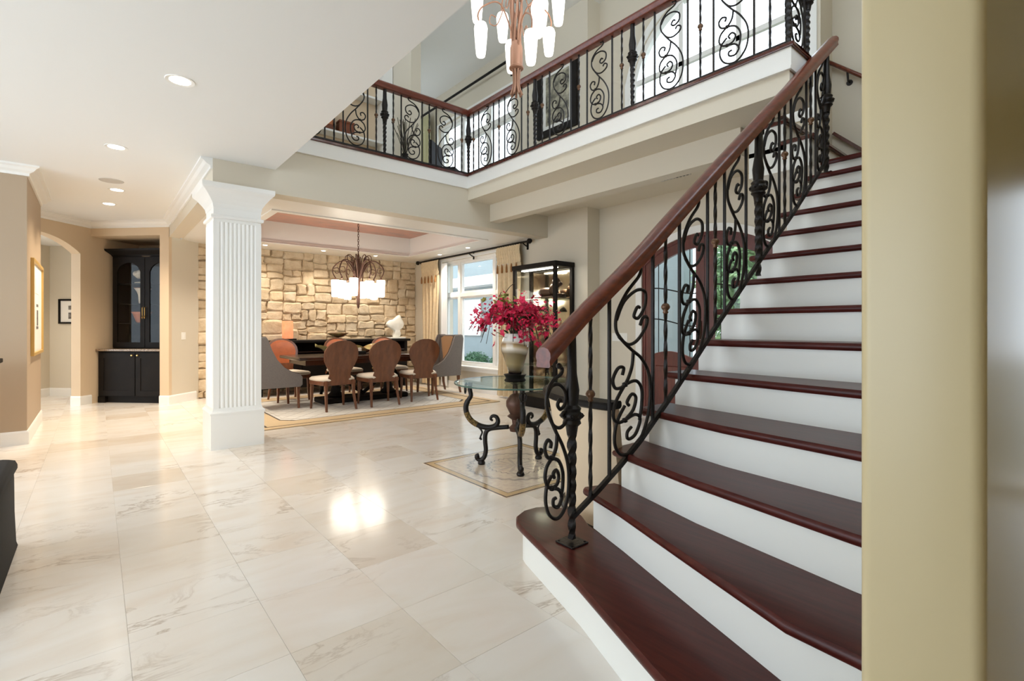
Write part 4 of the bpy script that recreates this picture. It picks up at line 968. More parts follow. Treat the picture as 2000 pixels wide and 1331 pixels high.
pf = MB(); pr_ = random.Random(21)
for k in range(900):                                     # loose small petals filling the sprays
    a = pr_.uniform(0,6.3); r = .40*math.sqrt(pr_.random()); z = .25-.9*(r-.12)**2+pr_.gauss(0,.05)-(.10*pr_.random() if r > .25 else 0)
    p = Vector((r*math.cos(a), r*math.sin(a), z)); u = Vector((pr_.gauss(0,1),pr_.gauss(0,1),pr_.gauss(0,1))).normalized(); v = u.orthogonal(); s_ = pr_.uniform(.008,.02)
    pf.add([p-u*s_, p+v*s_*.6, p+u*s_, p-v*s_*.6], [(0,1,2,3)])
o = put('petals', pf.mesh('petals', M['petal'], False, recalc=False), fa); o['kind'] = 'stuff'
part('twig', MB().tube(cr([(0,0,0),(-.05*R_.x,-.05*R_.y,.25),(-.10*R_.x,-.10*R_.y,.33),(-.05*R_.x,-.05*R_.y,.42),(.0,.0,.46)],6), .0035, 5).tube(cr([(-.02,0,.1),(-.14*R_.x,-.14*R_.y,.28),(-.12*R_.x,-.12*R_.y,.38)],6), .003, 5), M['stem'], fa, smooth='all')
lf = MB()
for k in range(46):
    a = fr_.uniform(0,6.3); r0 = fr_.uniform(.02,.10); z0 = fr_.uniform(-.02,.16); L_ = fr_.uniform(.08,.17); w = .018; ca, sa = math.cos(a), math.sin(a); t = fr_.uniform(-.3,.9)
    p = Vector((r0*ca, r0*sa, z0)); lf.add([p, p+Vector((L_*.5*ca-w*sa, L_*.5*sa+w*ca, L_*.5*t)), p+Vector((L_*ca, L_*sa, L_*t*.7)), p+Vector((L_*.5*ca+w*sa, L_*.5*sa-w*ca, L_*.5*t))], [(0,1,2,3)])
lo_ = part('foliage', lf, M['leaf'], fa); lo_['kind'] = 'stuff'

# ---------------------------------------------------------------- chandeliers
def big_chandelier():
    c = thing('foyer_chandelier', 'copper chandelier with tiers of frosted glass shades over the stair hall', 'chandelier', (2.78,3.26,0))
    st_ = MB()
    for k in range(7):
        a = 2*PI*k/7; st_.tube(cr([(.05*math.cos(a),.05*math.sin(a),3.20),(.022*math.cos(a),.022*math.sin(a),3.30),(.034*math.cos(a),.034*math.sin(a),3.5),(.034*math.cos(a),.034*math.sin(a),3.75),(.05*math.cos(a+.6),.05*math.sin(a+.6),4.0),(.02*math.cos(a+1),.02*math.sin(a+1),4.45)],5), .011, 6)
    part('stem', st_, M['copper'], c, smooth='all')
    part('collar', MB().lathe([(.036,3.42),(.062,3.43),(.065,3.44),(.056,3.45),(.056,3.60),(.04,3.66)],14), M['copper'], c, smooth=True)
    part('chain', MB().tube([(0,0,4.45),(0,0,5.90)], .012, 6), M['copper'], c); part('canopy', MB().lathe([(.02,5.86),(.09,5.92),(.10,5.949)],16), M['copper'], c, smooth=True)
    sh = [(940,-.1,3.48,3.76),(1034,-.26,3.33,3.60),(998,.2,3.50,3.78),(1048,-.16,3.61,3.90),(1073,.1,3.60,3.83),(1090,.0,3.81,4.06),(980,.25,3.81,4.06),(930,.08,3.88,4.16),(1012,-.33,3.94,4.2),(1062,.26,3.95,4.2),(950,-.28,3.98,4.24),(1080,-.25,4.0,4.26)]
    for u, dep, z0, z1 in sh:
        lat = (u-1008)*.00442; x = lat*R_.x+dep*F_.x; y = lat*R_.y+dep*F_.y; h = z1-z0
        part('shade', MB().lathe([(.020,.0),(.034,.004),(.040,.025),(.050,h*.5),(.057,h*.86),(.050,h*.96),(.046,h),(.042,h*.97),(.048,h*.84),(.03,.03)],18), M['shade'], c, smooth='all', loc=(x,y,z0))
        am = MB().tube(cr([(x*.08,y*.08,z0+h*.1+.18),(x*.45,y*.45,z1+.20),(x*.9,y*.9,z1+.16),(x*1.08,y*1.08,z1+.07),(x,y,z1-.02)],6), .007, 6)
        cx, cy = x*.62, y*.62; am.tube(cr([(x*.35,y*.35,z1+.18),(x*.55,y*.55,z1+.02),(x*.75,y*.75,z1+.02),(x*.72,y*.72,z1+.09),(x*.58,y*.58,z1+.08)],5), .005, 5)
        am.lathe([(.003,-.02),(.012,0),(.022,.012),(.004,.02)],8,(x,y,z1+.0))
        part('arm', am, M['copper'], c, smooth='all')
    return c
big_chandelier()
def dining_chandelier():
    c = thing('dining_chandelier', 'rust iron chandelier with curled arms and lit glass shades over the dining table', 'chandelier', (3.27,7.80,0))
    part('stem', MB().lathe([(.003,1.50),(.02,1.53),(.028,1.62),(.035,1.8),(.032,2.0),(.022,2.2),(.03,2.28),(.012,2.32),(.02,2.36),(.008,2.40)],10), M['cog'], c, smooth=True)
    ch = MB()
    for k in range(14): z = 2.41+k*.04; ch.tube([((.012*math.cos(2*PI*q/10)) if k%2 else 0, 0 if k%2 else (.012*math.cos(2*PI*q/10)), z+.026*math.sin(2*PI*q/10)) for q in range(10)], .004, 4, closed=True)
    part('chain', ch, M['cog'], c, smooth='all'); part('canopy', MB().lathe([(.01,2.93),(.06,2.95),(.07,2.979)],14), M['cog'], c, smooth=True)
    for k in range(8):
        a = 2*PI*k/8+.2; rr = .36 if k%2 else .30; z0 = 1.69 if k%2 else 1.66; ca, sa = math.cos(a), math.sin(a)
        f_ = lambda r, z: (r*ca, r*sa, z)
        big = cr([f_(.02,1.95),f_(.06,2.10),f_(.15,2.25),f_(.27,2.27),f_(rr+.03,2.17),f_(rr+.04,2.08),f_(rr,2.0)],5)
        curl = cr([f_(.03,2.02),f_(.07,2.18),f_(.12,2.34),f_(.19,2.36),f_(.20,2.28),f_(.12,2.16),f_(.04,2.0)],5)
        cl2 = cr([f_(rr+.03,2.15),f_(rr-.04,2.16),f_(rr-.06,2.10),f_(rr-.02,2.07),f_(rr+.01,2.10)],5)
        part('arm', MB().tube(big,.010,6).tube(curl,.007,6).tube(cl2,.006,5).lathe([(.006,1.96),(.02,1.975),(.008,2.01)],8,(rr*ca,rr*sa,0)), M['cog'], c, smooth='all')
        part('shade', MB().lathe([(.03,0),(.055,.005),(.058,.03),(.066,.27),(.063,.275),(.055,.03),(.02,.012)],16), M['shade_lit'], c, smooth='all', loc=(rr*ca,rr*sa,z0))
dining_chandelier()

# ---------------------------------------------------------------- ceiling lights
rl = thing('recessed_light', 'x', 'ceiling light', (0,0,0))
part('trim_ring', MB().ring([(.062,-.001),(.085,-.004),(.088,0),(.085,.004),(.062,.004)],24), M['white'], rl, smooth=True)
part('lens', MB().lathe([(.062,-.0015),(.062,.004)],24), M['bulb_lit'], rl)
lamp('downlight', 'SPOT', (0,0,-.02), 50, (1,.87,.70), rl, .06, (0,0,0), 2.2, .8)
for i, (x,y,lb) in enumerate(((.43,3.97,'round recessed ceiling light nearest the viewer'),(.14,5.81,'recessed ceiling light beside the white column'),(.19,7.62,'recessed ceiling light just past the round speaker grille'),(.13,8.55,'recessed ceiling light in front of the bar niche'))):
    o = rl if i == 0 else copy_tree(rl); o.location = (x,y,H-.0005); o['label'] = lb
    for ch in o.children:
        if ch.type == 'LIGHT' and i >= 2: ch.data = ch.data.copy(); ch.data.energy = 120; ch.data.color = (1,.84,.64)
    o['group'] = 'recessed lights in the hall ceiling'
o = copy_tree(rl); p = MA @ Vector((-2.45,-.65,0)); o.location = (p.x,p.y,2.6195); tag(o, 'added fill light out of sight in the arched passage', 'ceiling light')  # added lamp, kept out of sight, to brighten the passage
for ch in o.children:
    if ch.type == 'LIGHT': ch.data = ch.data.copy(); ch.data.energy = 70; ch.data.color = (1,.9,.78)
ds = thing('wall_wash_spot', 'x', 'ceiling light', (0,0,0))
part('trim_ring', MB().ring([(.035,-.001),(.05,-.003),(.052,0),(.035,.003)],16), M['white'], ds); part('lens', MB().lathe([(.035,-.0015),(.035,.003)],16), M['bulb_lit'], ds)
lamp('spot', 'SPOT', (0,0,-.02), 55, (1,.89,.74), ds, .04, (math.radians(4),0,0), 2.1, 1.0)
for i, (x,lb) in enumerate(((2.22,'small spot light washing the stone wall next to the column'),(3.21,'small spot light washing the middle of the stone wall'),(4.23,'small spot light washing the stone wall above the sculpture'))):
    o = ds if i == 0 else copy_tree(ds); o.location = (x,9.25,2.6095); o['label'] = lb; o['group'] = 'spot lights along the stone wall'
for x, y, lb in ((5.05,7.25,'small spot light in the soffit over the dining windows'),(5.12,8.30,'small spot light in the soffit at the drape corner'),(1.33,7.0,'small spot light in the soffit just behind the column'),(1.33,8.4,'small spot light in the soffit behind the column near the stone wall')):
    o = copy_tree(ds); o.location = (x,y,2.6095); o['label'] = lb; o['group'] = 'spot lights along the dining soffit'
tag(part('ceiling_speaker', MB().lathe([(.10,-.001),(.11,-.004),(.115,0),(.11,.003)],28), M['grille'], None, loc=(.13,7.18,H-.0005)), 'round grey speaker grille in the hall ceiling', 'speaker')
vt = thing('air_vent', 'grey slotted air vent in the entry ceiling', 'vent', (5.08,3.18,2.9295))
part('frame', MB().box(-.06,.06,-.19,.19,-.006,0), M['grille'], vt)
for k in range(8): part('slat', MB().box(-.045,.045,-.165+k*.043,-.145+k*.043,-.011,-.006), M['trim_dark'] if k < 4 else M['grille'], vt)
# ---------------------------------------------------------------- drapes
def drape(y0, y1, z0, z1, x, label, rod_x, parts=True, m=None, name='curtain'):
    t = thing(name, label, 'curtain', (x,0,0)); w = y1-y0; nf = max(3, int(w/.12))
    def fn(z_a, z_b, flare): 
        def g(u, v):
            y = y0+w*u; z = z_b+(z_a-z_b)*v; amp = .055*(1-.5*v if flare else 1); c = (y0+y1)/2
            return (-amp*math.sin(2*PI*nf*u)+.008*math.sin(9*v+5*u), c+(y-c)*(1-.10*math.sin(PI*min(1,v))*(1 if flare else 0)), z)
        return g
    ph = MB().grid(fn(z1-.30, z0, True), nf*8, 8)
    part('panel', ph, m or M['drape'], t, smooth='all')
    hd = MB().grid(lambda u,v: (-.016*math.sin(2*PI*nf*2*u)-.02*math.sin(PI*v)*abs(math.sin(PI*5*v))-.012, y0+w*u-.015*math.sin(6*v), z1-.30+.30*v), nf*10, 14)
    part('smocked_heading', hd, m or M['drape'], t, smooth='all')
    if parts:
        for k in range(max(3,nf)):
            yy = y0+w*(k+.5)/max(3,nf); part('tassel', MB().lathe([(.004,.0),(.010,-.02),(.016,-.06),(.018,-.14),(.006,-.15)],7,(-.05,yy,z1-.30)), M['tassel'], t, smooth=True)
    return t
drape(8.62, 9.30, .03, 2.56, 5.30, 'gold drape at the corner of the stone wall', 5.30)
drape(6.10, 6.72, .03, 2.56, 5.30, 'gold drape beside the black display cabinet', 5.30)
tag(part('sheer_curtain', MB().grid(lambda u,v: (.012*math.sin(40*u), 8.40+.22*u, .03+2.45*v), 40, 4), M['sheer'], None, smooth='all', loc=(5.35,0,0)), 'white sheer curtain strip behind the corner drape', 'curtain')
cr_ = thing('curtain_rod', 'black iron curtain rod above the dining windows', 'curtain rod', (5.29,0,2.575))
part('rod', MB().tube([(0,5.92,0),(0,9.42,0)], .017, 8), M['black'], cr_, smooth=True)
for y in (5.88,9.46): part('finial', MB().lathe([(.012,-.05),(.04,-.02),(.045,.0),(.03,.03),(.01,.05)],10,(0,0,0),Matrix.Translation((0,y,0)) @ Matrix.Rotation(PI/2,4,'X')), M['black'], cr_, smooth=True)
for y in (6.04,7.55,9.36): part('bracket', MB().tube([(.109,y,-.06),(.06,y,-.05),(0,y,-.015)], .010, 6).cbox(.095,.109,y-.02,y+.02,-.11,.02,.003), M['black'], cr_)
cr2 = thing('curtain_rod', 'black curtain rod above the upstairs window', 'curtain rod', (5.28,0,5.66))
part('rod', MB().tube([(0,6.35,0),(0,9.45,0)], .022, 8), M['black'], cr2, smooth=True)
part('finial', MB().tube([(0,9.45,0),(0,9.62,-.03)], [.035,.05], 6).lathe([(.02,0),(.05,.03),(.03,.07)],8,(0,9.5,-.05)), M['black'], cr2)
for y in (6.45,9.35): part('bracket', MB().box(-.01,.119,y-.015,y+.015,-.02,.02).box(.105,.119,y-.02,y+.02,-.20,.03), M['black'], cr2)
drape(8.95, 9.42, 3.28, 5.62, 5.30, 'pale drape at the end of the upstairs rod', 5.3, False, mat('sage_drape', S(190,186,150), .8))

# ---------------------------------------------------------------- black glass display cabinet
dcab = thing('display_cabinet', 'tall black display cabinet with glass doors beside the drape', 'cabinet', (5.19,5.475,0))
X0,X1,Y0,Y1 = -.195,.195,-.47,.47; ZC = 2.15
part('base', MB().cbox(X0,X1,Y0,Y1,0,.16,.005), M['black'], dcab)
part('top', MB().cbox(X0-.012,X1,Y0-.012,Y1+.012,ZC-.07,ZC,.005), M['black'], dcab)
for x in (X0,X1-.045):
    for y in (Y0,Y1-.05): part('post', MB().box(x,x+.045,y,y+.05,.16,ZC-.07), M['black'], dcab)
part('mirror_back', MB().box(X1-.02,X1-.004,Y0+.05,Y1-.05,.17,ZC-.08), M['mirror'], dcab)
part('door', MB().box(X0+.010,X0+.016,Y0+.05,Y1-.05,.16,ZC-.07), M['glass_clear'], dcab)
for y in (Y0,Y1): part('side_pane', MB().box(X0+.045,X1-.045,y+.02*(1 if y<0 else -1),y+.025*(1 if y<0 else -1),.16,ZC-.07), M['glass_clear'], dcab)
for z in (.62,1.10,1.62): part('shelf', MB().box(X0+.03,X1-.03,Y0+.04,Y1-.04,z,z+.008), M['glass_green'], dcab)
part('light_strip', MB().box(-.10,-.04,Y0+.1,Y1-.1,ZC-.085,ZC-.072), M['bulb_lit'], dcab)
lamp('cabinet_light', 'AREA', (0,0,ZC-.10), 9, (1,.86,.66), dcab, .25)
ln = thing('lion_sculpture', 'dark bronze reclining lion on the top glass shelf', 'sculpture', (5.17,5.30,1.6295), .1)
def blob(mb, c, r, n=10): mb.lathe([(r[0]*math.sin(PI*k/8), -r[2]*math.cos(PI*k/8)) for k in range(9)], n, c, sy=r[1]/r[0]); return mb
b_ = MB(); blob(b_, (0,.06,.09), (.06,.16,.075)); blob(b_, (0,-.08,.12), (.07,.08,.10)); blob(b_, (0,-.13,.22), (.07,.07,.08)); blob(b_, (0,-.19,.205), (.035,.05,.035)); b_.cbox(-.08,.08,-.25,.24,0,.025,.004); blob(b_, (-.045,-.19,.045), (.022,.09,.022)); blob(b_, (.045,-.19,.045), (.022,.09,.022)); blob(b_, (.05,.16,.07), (.03,.06,.06))
part('body', b_, M['bronze'], ln, smooth='all')
cnd = thing('lantern', 'small glass lantern with dark cap on the middle shelf', 'lantern', (5.15,5.42,1.1085))
part('body', MB().lathe([(.055,0),(.06,.02),(.045,.03),(.045,.32),(.055,.33)],12), M['glass_clear'], cnd, smooth=True); part('cap', MB().lathe([(.07,.33),(.05,.37),(.012,.41)],12), M['stem'], cnd, smooth=True); part('foot', MB().lathe([(.07,0),(.07,.018)],12), M['stem'], cnd)
crl = thing('coral_ornament', 'pale pink branching coral on the middle shelf', 'ornament', (5.13,5.14,1.1085))
cm = MB().lathe([(.04,0),(.03,.04)],8); q_ = random.Random(3)
for k in range(16): a = q_.uniform(0,6.3); cm.tube([(0,0,.02),(.05*math.cos(a),.05*math.sin(a),q_.uniform(.06,.12)),(.09*math.cos(a+.3),.09*math.sin(a+.3),q_.uniform(.08,.20))], [.014,.011,.006], 5)
part('branch', cm, mat('coral_pink', S(206,140,112), .6), crl, smooth='all')
pl = thing('crystal_plate', 'round cut crystal plate standing on the lower shelf', 'plate', (5.10,5.28,.6285))
PM = Matrix.Translation((0,0,.165)) @ Matrix.Rotation(-PI/2+.2,4,'Y')
mb = MB().lathe([(.04,0),(.10,.006),(.155,.02),(.16,.028),(.10,.016),(.02,.01)],28,(0,0,0),PM)
part('disc', mb, M['silver'], pl, smooth='all'); part('stand', MB().cbox(-.05,.06,-.08,.08,0,.012,.003).box(.03,.04,-.02,.02,.012,.10), M['black'], pl)
fs = thing('dried_spray', 'olive dried flower spray on the cabinet floor', 'dried flowers', (5.16,5.22,.1605))
fm_ = MB().lathe([(.05,0),(.06,.06),(.04,.12),(.045,.14)],10)
for k in range(26): a = q_.uniform(0,6.3); r = q_.uniform(.03,.12); fm_.tube([(0,0,.12),(r*.6*math.cos(a),r*.6*math.sin(a),.22),(r*math.cos(a),r*math.sin(a),q_.uniform(.20,.38))], [.004,.006,.012], 4)
part('spray', fm_, mat('olive_dry', S(124,112,72), .8), fs, smooth='all')

# ---------------------------------------------------------------- black bar cabinet in the niche
bc = thing('bar_cabinet', 'built-in black bar base cabinet in the niche', 'cabinet', A, -PI/4)
part('body', MB().box(-1.28,-.06,.10,.58,.10,.82), M['black'], bc); part('plinth', MB().box(-1.27,-.07,.13,.62,0,.10).box(-1.28,-1.16,.09,.13,0,.10).box(-.20,-.06,.09,.13,0,.10), M['black'], bc)
for x0,x1,kx in ((-1.25,-.64,-.68),(-.625,-.075,-.585)):
    d = part('door', holed(MB(),'y',.078,.10,x0,x1,.115,.79,[(x0+.08,x1-.08,.195,.71)]).box(x0+.08,x1-.08,.086,.10,.195,.71), M['black'], bc)
    part('knob', MB().lathe([(.006,0),(.016,.012),(.010,.024)],8,(0,0,0),Matrix.Translation((kx,.078,.755)) @ Matrix.Rotation(PI/2,4,'X')), M['brass'], d, smooth=True)
part('worktop', MB().cbox(-1.30,-.055,.062,.58,.82,.855,.005), M['granite'], bc)
hu = thing('hutch', 'tall black hutch with arched glass doors on the bar cabinet', 'cabinet', A+Vector((0,0,.8555)), -PI/4)
HT = 1.58
part('carcass', MB().box(-1.22,-1.18,.30,.58,0,HT).box(-.10,-.06,.30,.58,0,HT).box(-1.18,-.10,.56,.58,0,HT).box(-1.18,-.10,.30,.56,HT-.06,HT).box(-1.18,-.10,.30,.56,0,.03), M['hutch_in'], hu)
part('crown', MB().loft([[(x0,.30-o,z),(x1,.30-o,z),(x1,.58,z),(x0,.58,z)] for z,o,x0,x1 in ((HT-.10,.0,-1.22,-.06),(HT-.06,.02,-1.24,-.06),(HT,.08,-1.29,-.06),(HT+.03,.09,-1.295,-.06))]), M['black'], hu)
for z in (.40,.72,1.05): part('shelf', MB().box(-1.18,-.10,.34,.55,z,z+.014), M['hutch_in'], hu)
for x0,x1,hxx in ((-1.20,-.645,-.66),(-.635,-.08,-.62)):
    mb = arched(MB(), .272, .296, x0, x1, .02, HT-.10, (x0+.075,x1-.075,.10,HT-.34,HT-.19), None, 'y', 12)
    d = part('door', mb, M['black'], hu)
    part('pane', MB().box(x0+.07,x1-.07,.282,.285,.095,HT-.20), M['glass_clear'], d)
    part('handle', MB().tube([(hxx,.27,.52),(hxx,.245,.53),(hxx,.245,.66),(hxx,.27,.67)],.007,6).lathe([(.004,-.02),(.012,0),(.004,.02)],8,(hxx,.245,.50)), M['brass'], d, smooth=True)
lamp('hutch_light', 'AREA', (-.64,.42,HT-.08), 6.0, (1,.80,.56), hu, .3)
def atA(x, y, z): p = MA @ Vector((x,y,z)); return (p.x,p.y,p.z)
ZH = .8555
t = thing('figurine', 'white flower figurine on the top hutch shelf', 'figurine', atA(-.86,.46,ZH+1.0645), -PI/4)
mb = MB().lathe([(.10,0),(.10,.02),(.06,.03)],12)
for k in range(10): blob(mb, (q_.uniform(-.08,.08), q_.uniform(-.03,.03), q_.uniform(.08,.20)), (.05,.04,.05), 8)
part('body', mb, M['ceramic'], t, smooth='all')
t = thing('pottery_vase', 'flared cream pottery vase on the hutch shelf', 'vase', atA(-.84,.46,ZH+.7345), -PI/4); part('body', MB().lathe([(.055,0),(.06,.02),(.065,.14),(.085,.20),(.12,.25),(.11,.25),(.075,.20),(.05,.05)],16), M['ceramic'], t, smooth='all'); part('rim', MB().ring([(.110,.248),(.122,.25),(.12,.256),(.108,.254)],16), M['terracotta'], t, smooth=True)
t = thing('copper_bowl', 'copper coloured bowl on the lower hutch shelf', 'bowl', atA(-.84,.44,ZH+.4145), -PI/4); part('body', MB().lathe([(.06,0),(.08,.02),(.12,.14),(.145,.18),(.135,.18),(.07,.03)],16), M['terracotta'], t, smooth='all'); part('foot', MB().lathe([(.05,0),(.065,.006),(.05,.012)],12), M['bronze'], t)
t = thing('shell', 'pale leaning shell on the hutch shelf by the jamb', 'shell', atA(-.36,.44,ZH+1.0645), -PI/4); part('body', MB().loft([[(x+dx,y,z) for x,y,z in ((-.03*k,-.03*k,h_),(.03*k,-.03*k,h_),(.03*k,.03*k,h_),(-.03*k,.03*k,h_))] for k,h_,dx in ((.9,0,-.08),(1.2,.06,-.03),(1.3,.13,.04),(.4,.20,.10))]), M['ceramic'], t, bevel=.008); part('lip', MB().tube([(-.10,-.03,.01),(-.02,-.04,.07),(.07,-.03,.15)],.008,6), M['cream'], t, smooth='all')
for k, x in enumerate((-1.06,-.94,-.80,-.40,-.28)):
    t = thing('wine_glass', 'stemmed wine glass in the hutch, ' + ('first','second','third','fourth','last')[k] + ' from the arch side', 'wine glass', atA(x,.44,ZH+.0305), -PI/4, 'wine glasses in the hutch')
    part('bowl', MB().lathe([(.008,.075),(.035,.10),(.042,.135),(.036,.185),(.033,.185),(.038,.135),(.006,.082)],12), M['glass_clear'], t, smooth='all'); part('stem', MB().lathe([(.036,0),(.034,.004),(.006,.012),(.005,.075)],10), M['silver'], t, smooth=True)
# wall plate by the niche
sw = thing('light_switch', 'white light switch plate on the short angled wall', 'switch', atA(.0005,.30,1.06), -PI/4)
part('plate', MB().cbox(0,.006,-.045,.045,-.058,.058,.002), M['plate_white'], sw); part('rocker', MB().box(.006,.009,-.012,.012,-.03,.03), M['white'], sw)
s2 = thing('light_switch', 'wide white switch plate on the entry wall beside the door casing', 'switch', (5.6595,4.39,1.06)); part('plate', MB().cbox(-.006,0,-.13,.13,-.058,.058,.002), M['plate_white'], s2)
for k in range(4): part('rocker', MB().box(-.009,-.006,-.10+k*.06,-.076+k*.06,-.03,.03), M['white'], s2)

# ---------------------------------------------------------------- pictures
def picture(name, label, w, h, fw, fm, mw, art, loc, rz, depth=.03):
    """faces local -y, origin at centre"""
    t = thing(name, label, 'picture', loc, rz)
    part('frame', holed(MB(),'y',-depth,0,-w/2,w/2,-h/2,h/2,[(-w/2+fw,w/2-fw,-h/2+fw,h/2-fw)]), fm, t, bevel=.003)
    part('mat_board', MB().box(-w/2+fw,w/2-fw,-.010,-.002,-h/2+fw,h/2-fw), M['print'], t)
    for (x0,x1,z0,z1,m_) in art: part('print', MB().box(x0,x1,-.013,-.010,z0,z1), m_, t)
    return t
picture('framed_print', 'tall gold framed print on the taupe wall', 1.25, 1.07, .035, M['gold_frame'], .1, [(-.20,.20,.17,.34,M['print']),(-.1,.12,.02,.05,M['ink']),(-.05,.1,-.20,-.02,M['ink']),(-.1,.12,-.24,-.21,M['ink'])], (-.5445,8.08,1.42), PI/2)
picture('framed_print', 'black framed print hanging in the arched passage', .60, .43, .03, M['black'], .1, [(-.12,.02,.03,.10,M['ink']),(-.12,.02,-.13,-.02,M['ink'])], atA(-2.36,.7495,1.475), -PI/4)
picture('framed_painting', 'dark framed painting on the upstairs wall beyond the balcony', .84, 1.10, .10, M['black'], .1, [(-.25,.25,-.38,.38,M['dark_paint'])], (5.3995,5.36,4.71), -PI/2, .05)

# ---------------------------------------------------------------- upstairs furnishing
bk = thing('bookcase', 'white built-in bookcase upstairs behind the balcony', 'bookcase', (0,7.50,Z2))
part('back', MB().box(2.25,3.72,.22,.245,0,2.6), M['wall_warm'], bk)
for x0,x1 in ((2.25,2.32),(3.55,3.72)): part('upright', MB().box(x0,x1,-.02,.22,0,2.6), M['white'], bk)
for z in (.10,.52,.93,1.62,2.2): part('shelf', MB().box(2.32,3.55,0,.22,z-.03,z), M['white'], bk)
bx = mat('stained_wood', S(130,66,34), .4, var=.4, vscale=8)
t = thing('wooden_box', 'tall carved wooden box on the upstairs bookcase', 'box', (2.66,7.60,Z2+.9305)); part('body', MB().cbox(-.13,.13,-.07,.07,0,.34,.006), bx, t); part('lid', MB().cbox(-.14,.14,-.08,.08,.34,.40,.012), bx, t)
part('carving', MB().box(-.09,.09,-.078,-.07,.08,.28), M['terracotta'], t)
t = thing('wooden_box', 'short carved wooden box on the upstairs bookcase', 'box', (2.98,7.60,Z2+.9305)); part('body', MB().cbox(-.12,.12,-.07,.07,0,.16,.006), bx, t); part('lid', MB().cbox(-.125,.125,-.075,.075,.16,.20,.008), bx, t)
t = thing('twig_vase', 'dark vase of dried twigs on the balcony floor', 'vase', (3.45,6.55,Z2+.0))
part('body', MB().lathe([(.05,0),(.08,.12),(.075,.3),(.04,.42),(.05,.46),(.035,.46)],14), M['black'], t, smooth=True)
tw = MB()
for k in range(22): a = q_.uniform(0,6.3); r = q_.uniform(.04,.2); tw.tube([(0,0,.4),(r*.4*math.cos(a),r*.4*math.sin(a),.65),(r*math.cos(a),r*math.sin(a),q_.uniform(.8,1.0))],.005,4)
part('twig', tw, M['stem'], t)
t = thing('side_chair', 'small dark chair behind the balcony rail', 'chair', (4.40,6.9,Z2), .6)
part('seat', MB().cbox(-.22,.22,-.22,.22,.42,.48,.01), M['black'], t); part('backrest', MB().cbox(-.22,.22,.18,.22,.48,.95,.01), M['black'], t)
for sx in (-.19,.19):
    for sy in (-.19,.19): part('leg', MB().cbox(sx-.02,sx+.02,sy-.02,sy+.02,0,.42,.003), M['black'], t)

# ---------------------------------------------------------------- furniture at the picture's edge
ot = thing('ottoman', 'black cloth covered ottoman at the edge of the hall', 'ottoman', (-.62,3.40,0))
part('body', MB().loft([[(x*k+.0,y*k,z) for x,y in ((-.26,-.46),(.26,-.46),(.285,-.42),(.285,.42),(.26,.46),(-.26,.46),(-.285,.42),(-.285,-.42))] for k,z in ((1.02,.005),(1.0,.03),(.98,.2),(.975,.38),(.97,.42))]), M['black_cloth'], ot, smooth=True)
part('cushion', MB().loft([[(x*k,y*k,z) for x,y in ((-.26,-.46),(.26,-.46),(.29,-.42),(.29,.42),(.26,.46),(-.26,.46),(-.29,.42),(-.29,-.42))] for k,z in ((.98,.42),(1.0,.43),(1.0,.45),(.97,.475),(.9,.485))]), M['black_cloth'], ot, smooth='all')
kc = thing('counter_cabinet', 'light wood counter cabinet with black top at the hall edge', 'cabinet', (-1.12,6.10,0))
part('body', MB().cbox(-.42,.42,-.5,.5,.08,.87,.004), M['wood_light'], kc); part('top', MB().cbox(-.45,.45,-.53,.53,.87,.91,.005), M['black'], kc); part('plinth', MB().box(-.40,.40,-.47,.47,0,.08), M['black'], kc)
for y0_,y1_ in ((-.48,-.01),(.01,.48)): part('door', MB().cbox(.42,.436,y0_,y1_,.10,.85,.004), M['wood_light'], kc)

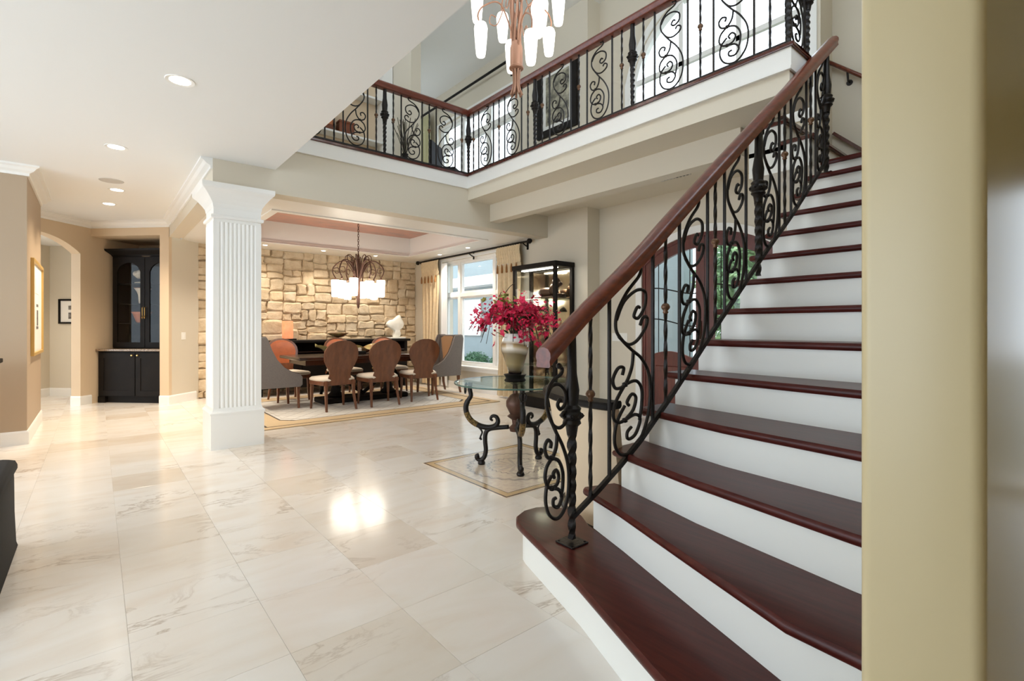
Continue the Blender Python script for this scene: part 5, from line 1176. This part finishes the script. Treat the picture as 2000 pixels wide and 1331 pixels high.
# ---------------------------------------------------------------- outside
struct('ground_exterior', MB().box(5.81,30,-12,24,-.25,-.12).box(5.66,5.81,4.9,24,-.25,-.12), M['paving'], 'pale paving outside the windows', 'ground')
hs = thing('neighbour_house', 'pale stucco house wall seen through the dining windows', 'house', (0,0,0))
part('wall', MB().box(10.5,10.9,6.3,22,-.12,6.5), M['house'], hs)
part('eave', MB().box(9.9,10.5,8.0,22,2.62,2.95), M['white'], hs); part('pilaster', MB().box(10.3,10.5,12.6,13.0,-.12,2.62), M['white'], hs)
part('window', MB().box(10.44,10.5,14.2,15.6,.9,2.2), M['grille'], hs)
part('planter', MB().box(9.2,9.4,9.0,20,-.12,.25), M['house'], hs)
def bush(name, label, cat, loc, rx, ry_, rz_, n, lw, seed, m, trunk=0):
    t = thing(name, label, cat, loc); q = random.Random(seed); mb = MB()
    for k in range(n):
        a = q.uniform(0,2*PI); b_ = math.acos(q.uniform(-1,1)); rr = q.uniform(.72,1.06)
        p = Vector((rx*rr*math.sin(b_)*math.cos(a), ry_*rr*math.sin(b_)*math.sin(a), rz_*rr*math.cos(b_)+rz_+trunk))
        if p.z < .02: p.z = .02
        u = Vector((q.gauss(0,1),q.gauss(0,1),q.gauss(0,1))).normalized(); v = u.orthogonal().normalized(); s_ = lw*q.uniform(.6,1.4)
        mb.add([p-u*s_, p+v*s_*.45, p+u*s_, p-v*s_*.45], [(0,1,2,3)])
    f = put('foliage', mb.mesh('foliage', m, False, recalc=False), t); f['kind'] = 'stuff'
    core = MB(); blob(core, (0,0,rz_+trunk), (rx*.78,ry_*.78,rz_*.78), 14); part('crown', core, m, t, smooth='all')
    part('trunk', MB().tube([(0,0,-.0),(.02,0,(trunk+rz_)*.5),(0,.02,trunk+rz_)], [.09,.07,.05], 8), M['stem'], t, smooth=True)
    return t
for k, lb in enumerate(('clipped hedge bush outside, lowest behind the widest window light','clipped hedge bush outside, second along the house wall','clipped hedge bush outside, third along the house wall','clipped hedge bush outside, fourth along the house wall')): bush('hedge', lb, 'hedge', (8.6,9.4+k*1.25,-.12), .30, .54, .30, 1500, .035, 40+k, M['leaf'])['group'] = 'hedge bushes along the house'
L2 = mat('tree_leaf', S(104,150,104), .5, var=.5, vscale=3, col2=S(150,176,120))
for k, (x,y,rx,ry_,rz_,lb) in enumerate(((10.4,4.3,1.3,1.4,1.9,'leafy tree outside straight beyond the front door'),(9.4,.7,1.5,1.5,2.1,'broad leafy tree outside beyond the right door leaf'))):
    bush('garden_tree', lb, 'tree', (x,y,-.12), rx, ry_, rz_, 9000, .09, 60+k, L2, .35)
